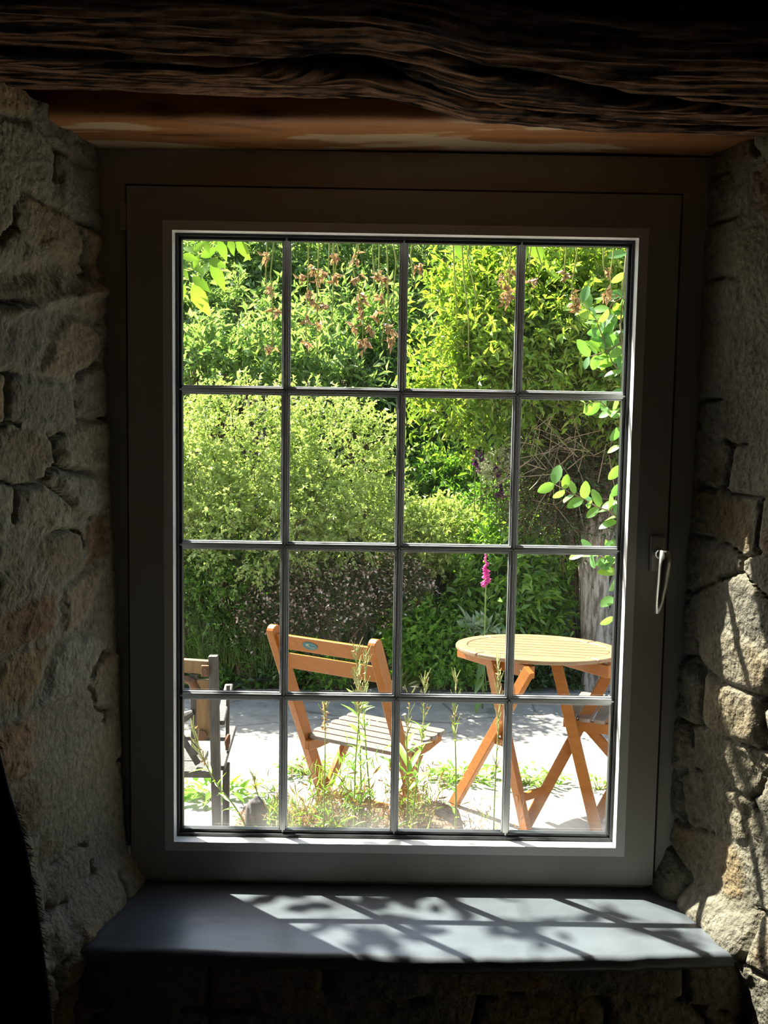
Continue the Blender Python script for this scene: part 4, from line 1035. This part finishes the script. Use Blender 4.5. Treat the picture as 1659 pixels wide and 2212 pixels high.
pp_ = at(1328, 1300, y=7.05)
tag(MB().box((pp_[0] - .075, 7.0, -.05), (pp_[0] + .20, 7.18, 1.22)).build('concrete_post', M['concrete'], None, bevel=.012), 'plain grey concrete post beside the peeling trunk', 'post')


def foxglove(label, u, v0, v1, y, matn, nb=26, group='foxgloves', bell=.028):
    top = at(u, v0, y=y); bot = at(u, v1, y=y); g = np.array([bot[0], y + .02, .02]); t = thing('foxglove', label, 'foxglove', tuple(g), group)
    MB().tube([g, bot, top + [.0, 0, .02]], [.005, .004, .0012], 6).build('stem', M['gstem'], t, smooth=True)
    mb = MB(); H = np.linalg.norm(top - bot)
    for k in range(nb):
        f = k / nb; p = bot + (top - bot) * f; a_ = rng.uniform(math.pi, 2 * math.pi) + rng.normal(0, .5); s = bell * (1.05 - .75 * f)
        d = unit(np.array([math.cos(a_), math.sin(a_), -.9])); mb.tube([p, p + d * s * .4, p + d * s * .9, p + d * s * 1.15], [s * .16, s * .27, s * .33, s * .46], 9, cap=False)
    mb.build('bells', M[matn], t, smooth=True)
    n = 10; P = np.tile(g, (n, 1)) + np.stack([0 * np.arange(n), 0 * np.arange(n), rng.uniform(.02, .3, n)], 1)
    V, F = leaf_geo(P, rnd(n) * [1, 1, .4], rnd(n) * .3 + [0, 0, 1], .13, .045, 'r', .2, .3); mesh_np('leaves', V, F, M['mid'], t, True)


foxglove('bright magenta foxglove spire above the far edge of the table', 1050, 1192, 1256, 5.85, 'magenta', 24, bell=.030)
for i, (u, v0, v1, y) in enumerate(((1027, 962, 1000, 6.62), (1040, 968, 1012, 6.55), (1052, 975, 1012, 6.6), (1075, 985, 1020, 6.45), (1080, 1040, 1066, 6.4), (1106, 975, 1005, 6.6))):
    foxglove(['purple foxglove farthest from the glazing bar, beyond the pale spray', 'purple foxglove next to the outermost one, beyond the pale spray', 'purple foxglove in the middle of the group beyond the pale spray',
              'purple foxglove just over the pale flower spray', 'purple foxglove hanging beneath the pale flower spray', 'purple foxglove close beside the glazing bar, last of its group'][i], u, v0, v1, y, 'purple', 18, bell=.030)
P, Q, Mi, D, ln = twigs_on([ell(1072, 1022, 6.5, 30, 40, .09)], 120, .10, 1.2, .6, .5, .3)
ps = thing('flower_spray', 'pale cream flower spray among the distant foxgloves', 'flowers', (float(at(1072, 1060, y=6.5)[0]), 6.5, .05))
V, F = rods(np.tile(np.array(ps.location), (7, 1)) + rnd(7) * .03, P[:7], .0018, .001); mesh_np('stems', V, F, M['gstem'], ps)
V, F = twig_leaves(P, Q, Mi, 10, .022, .014, 'q'); mesh_np('flower_heads', V, F, M['cream'], ps)
shrub('mid_border_plants', 'mixed green border plants between the pale mound and the twig thicket', 'plants', [ell(960, 1060, 7.6, 110, 70, .3), ell(1080, 1120, 7.0, 90, 60, .25), ell(1120, 1000, 8.3, 120, 90, .3)], 1300, 10, .18, .045, .022, 'mid', 'twig', rmin=.5)

# the tall bushes at the back
shrub('tall_bush', 'tall bright green bush filling the corner behind the pale mound', 'bush',
      [ell(450, 600, 9.1, 190, 100, .3), ell(330, 700, 8.5, 160, 140, .3), ell(480, 700, 8.4, 180, 80, .28), ell(440, 790, 7.7, 170, 65, .28), ell(610, 780, 7.9, 110, 75, .25), ell(590, 560, 9.3, 170, 110, .3)],
      1500, 11, .28, .080, .028, 'tall', 'twig', rmin=.3, limbs=80, limb_r=.012)
shrub('tall_bush', 'tall narrow-leaved bush with arching branches behind the hanging dead flowers', 'bush',
      [ell(740, 600, 9.2, 140, 110, .28), ell(760, 740, 8.4, 130, 80, .28), ell(870, 590, 9.4, 150, 120, .28), ell(700, 830, 7.9, 110, 70, .22), ell(980, 640, 9.2, 130, 130, .25), ell(900, 730, 8.8, 110, 80, .25)],
      1150, 11, .32, .095, .024, 'tall', 'pale_twig', rmin=.3, limbs=110, limb_r=.010)
shrub('evergreen_bush', 'dark evergreen bush in the gap between mound and honeysuckle', 'bush', [ell(900, 870, 8.4, 110, 150, .3), ell(820, 800, 8.5, 100, 120, .3), ell(950, 980, 8.3, 100, 90, .25)], 1300, 10, .24, .055, .022, 'mid', 'twig', rmin=.4)
shrub('backdrop_tree', 'light green tree crown rising over everything at the back', 'tree',
      [ell(560, 380, 10.5, 260, 150, .3), ell(880, 420, 10.8, 230, 130, .3), ell(1200, 420, 10.5, 260, 150, .3), ell(300, 520, 10.2, 200, 200, .3), ell(1430, 560, 10.2, 180, 260, .3),
       ell(560, 640, 10.6, 240, 160, .25), ell(860, 680, 10.8, 200, 160, .25), ell(1100, 700, 10.8, 200, 180, .25)],
      2000, 9, .40, .11, .040, 'tall', 'twig', rmin=.3, limbs=60, limb_r=.02, base=(.2, 10.9, 1.8))
k = 9000; x = rng.uniform(-4.5, 5.5, k); yy = rng.uniform(6.6, 12.5, k); z = .07 + np.clip(yy - 7.9, 0, 9) * .62
V, F = leaf_geo(np.stack([x, yy, z + rng.uniform(0, .16, k)], 1), rnd(k), rnd(k) * .5 + [0, -.3, .8], .10 * rng.uniform(.5, 1.3, k), .045, 'q')
tag(mesh_np('ground_ivy', V, F, M['deep']), 'ivy and low leaves covering the earth bank', 'ivy', kind='stuff')

# ------------------------------------------------------------------ climber over the window: hanging stems, dead flowers, big leaves
vn_ = thing('climbing_vine', 'climbing vine hanging over the top of the window with dead brown flower clusters', 'climber', (0, 2.02, 2.9))
MB().tube([(-1.9, 2.05, 2.45), (-.9, 2.25, 2.62), (-.2, 2.4, 2.66), (.5, 2.38, 2.64), (1.5, 2.2, 2.6)], [.02, .018, .016, .014, .01], 10).build('main_stem', M['pale_twig'], vn_, smooth=True)
clus = [(650, 600), (665, 633), (677, 583), (686, 602), (699, 587), (723, 555), (724, 600), (697, 657), (680, 655), (661, 685), (691, 699), (767, 555), (771, 599), (777, 633), (782, 655), (781, 671), (768, 706), (797, 709), (791, 737), (786, 746), (816, 593),
        (830, 605), (822, 640), (836, 706), (851, 718), (843, 737), (815, 765), (835, 759), (811, 677), (661, 737), (586, 624), (584, 751), (592, 671), (572, 699), (576, 552), (905, 578), (1097, 635), (1099, 628), (1092, 645), (1083, 600), (1106, 588), (1243, 640), (1242, 655), (1240, 665), (1219, 590), (1313, 585), (1310, 634), (1323, 636), (1150, 608), (735, 688), (745, 690), (711, 765)]
stems = [(577, 640, 575), (588, 756, 594), (661, 740, 667), (684, 768, 690), (708, 600, 712), (717, 706, 719), (727, 610, 724), (770, 560, 766), (783, 752, 777), (797, 650, 812), (824, 740, 820), (838, 742, 834), (852, 700, 846), (889, 620, 896), (905, 590, 903), (988, 705, 978), (1012, 770, 996), (1024, 700, 1018), (1088, 610, 1096), (1099, 645, 1104), (1143, 590, 1140), (1158, 610, 1166), (1221, 610, 1216), (1241, 668, 1240), (1308, 600, 1300), (1321, 645, 1328)]
cl_y = {}
for (ub, vb, ut) in stems:
    y = rng.uniform(2.28, 2.46); b = at(ub, vb, y=y); t0 = at(ut, 500, y=y); t1 = t0 + (t0 - b) * .15; t1[2] = 2.645; t1[1] = 2.39
    m1 = (t0 * 2 + b) / 3 + rng.normal(0, .006, 3); m2 = (t0 + b * 2) / 3 + rng.normal(0, .006, 3)
    pts = np.array([t1, (t1 + t0) / 2 + rng.normal(0, .006, 3), t0, m1, m2, b])
    hs = MB().tube(pts, [.0022, .002, .0018, .0016, .0014, .0010], 6).build('hanging_stem', M['vstem'], vn_, smooth=True)
    mine = [(u, v) for (u, v) in clus if abs(u - (ub + (ut - ub) * (vb - v) / max(vb - 500, 1))) < 16 and v < vb + 12 and (u, v) not in cl_y]
    if mine:
        for (u, v) in mine:
            cl_y[(u, v)] = 1; c = at(u, v, y=y + rng.normal(0, .01)); k = 9
            V, F = leaf_geo(c + rnd(k) * [.005, .005, .010], rnd(k) + [0, 0, -.8], rnd(k), .018 * rng.uniform(.6, 1.3, k), .009, 'q', .35, .35)
            un = ub + (ut - ub) * (vb - v) / max(vb - 500, 1); n0 = at(un, v - 8, y=y)
            V2, F2 = rods(n0[None], c[None], .0009, .0007)
            mesh_np('dried_flower', np.concatenate([V, V2]), [F, F2 + len(V)], M['dried'], hs)


def big_leaves(lst, parent, name, matn, y, kind='r', wfrac=.5, jit=.05, bend=.22):
    P = []; D = []; L = []
    for (u0, v0, u1, v1) in lst:
        yy_ = y + rng.normal(0, jit); a_ = at(u0, v0, y=yy_); b_ = at(u1, v1, y=yy_ - .01); P.append(a_); D.append(b_ - a_); L.append(np.linalg.norm(b_ - a_))
    P = np.array(P); D = np.array(D); L = np.array(L)
    N = np.stack([rng.normal(0, .6, len(P)), -np.ones(len(P)), rng.uniform(-.5, 1.1, len(P))], 1)
    V, F = leaf_geo(P, D, N, L, L * wfrac, kind, .10, bend); return mesh_np(name, V, F, M[matn], parent, True)


lv = [(395, 535, 430, 545), (418, 545, 442, 520), (445, 520, 450, 548), (472, 520, 490, 562), (497, 515, 503, 552), (512, 520, 540, 560), (434, 555, 470, 535), (392, 552, 428, 560), (428, 552, 418, 578), (452, 566, 428, 603), (450, 562, 490, 576), (455, 572, 490, 626),
      (410, 572, 440, 588), (392, 580, 408, 600), (415, 598, 455, 628), (416, 615, 450, 682), (390, 610, 398, 645), (980, 522, 1000, 552), (993, 520, 990, 558), (1133, 522, 1130, 570), (1160, 525, 1168, 572), (1140, 525, 1160, 560), (380, 500, 372, 540), (400, 500, 420, 525), (520, 490, 525, 525), (470, 490, 462, 525)]
big_leaves(lv, vn_, 'leaves', 'vine', 2.42, 'r', .48, .03, .18)
# the arching upper branches of the vine, whose leaves dapple the sill
r2 = np.random.default_rng(21)
for k in range(5):
    c = np.array([-1.45 + .22 * k, 2.22, 2.60]); e = np.array([-1.30 + .26 * k, 2.72, 2.62 + .05 * k]); m = (c + e) / 2 + [0, -.05, .22]
    MB().tube([c, (c + m) / 2 + [0, -.03, .04], m, (m + e) / 2 + [0, .03, .03], e], [.005, .004, .0035, .003, .0015], 6).build('arching_branch', M['vstem'], vn_, smooth=True)
T = [(r2.uniform(-.27, .10), r2.uniform(1.56, 1.80)) for k in range(52)]
for (cx_, cy_, n_) in ((.13, 1.70, 7), (.31, 1.655, 9), (.22, 1.60, 5), (.02, 1.74, 5), (.44, 1.70, 3), (.50, 1.62, 3)):
    T += [(cx_ + r2.normal(0, .035), cy_ + r2.normal(0, .026)) for k in range(n_)]
P = []; D = []
for (tx, ty) in T:
    yy_ = r2.uniform(2.40, 2.72); s_ = (yy_ - ty) / to_sun.y; P.append(np.array([tx, ty, SILL_Z]) + np.array(to_sun) * s_); D.append([r2.normal(0, 1), r2.normal(.2, .5), -r2.uniform(.0, .9)])
P = np.array(P); D = np.array(D, float); n = len(P)
V, F = leaf_geo(P, D, np.stack([r2.normal(0, .4, n) - .3, r2.normal(0, .4, n) + .3, np.ones(n)], 1), .066 * r2.uniform(.7, 1.2, n), .034, 'r', .1, .2)
mesh_np('upper_leaves', V, F, M['vine'], vn_, True)['kind'] = 'stuff'

# honeysuckle sprays at the right edge of the glass
hc = thing('honeysuckle_spray', 'near honeysuckle stem with paired oval leaves down the side of the glass', 'climber', (.80, 2.9, 2.4))
sprs = [([(1372, 400), (1355, 560), (1342, 700), (1345, 800), (1336, 920), (1342, 1030), (1338, 1120), (1330, 1220), (1322, 1330)], 22),
        ([(1342, 1125), (1320, 1105), (1290, 1095), (1262, 1078), (1235, 1066), (1198, 1046)], 8), ([(1345, 810), (1325, 780), (1308, 740), (1285, 690), (1255, 655)], 10),
        ([(1343, 905), (1320, 885), (1300, 868), (1262, 872)], 6), ([(1338, 1240), (1318, 1212), (1290, 1198), (1262, 1192)], 6), ([(1343, 740), (1310, 760), (1275, 770)], 5), ([(1350, 640), (1325, 655), (1300, 700)], 5)]
mb = MB(); P = []; D = []; L = []
for px, npair in sprs:
    yb = 2.95; q = np.array([at(u, v, y=yb) for u, v in px]); q[:, 1] += .02 * np.sin(np.arange(len(q)) * 1.3)
    mb.tube(q, np.linspace(.0026, .0012, len(q)), 6)
    d = np.concatenate([[0], np.cumsum(np.linalg.norm(np.diff(q, axis=0), axis=1))])
    for f in np.linspace(.06, 1, npair):
        p = np.array([np.interp(f * d[-1], d, q[:, k]) for k in range(3)]); tg_ = np.array([np.interp(min(f * d[-1] + .02, d[-1]), d, q[:, k]) - np.interp(max(f * d[-1] - .02, 0), d, q[:, k]) for k in range(3)]); tg_ = unit(tg_)
        o_ = unit(np.cross(tg_, unit(np.array([rng.normal(0, .5), -1, rng.normal(0, .5)]))))
        for s_ in (-1, 1): P.append(p); D.append(o_ * s_ + tg_ * .6 + rnd(1)[0] * .35); L.append(rng.uniform(.038, .062))
tp_ = at(1372, 400, y=2.95); mb.tube([tp_, (tp_ + np.array([.80, 1.93, 2.44])) / 2 + [0, 0, .12], (.80, 1.93, 2.44)], [.0026, .003, .0035], 6)
mb.build('stems', M['pale_twig'], hc, smooth=True)
P = np.array(P); D = np.array(D); L = np.array(L); n = len(P)
V, F = leaf_geo(P, D, np.stack([rng.normal(0, .6, n), -.6 * np.ones(n), rng.uniform(-.2, 1, n)], 1), L, L * .56, 'o', .12, .12); mesh_np('leaves', V, F, M['round'], hc, True)
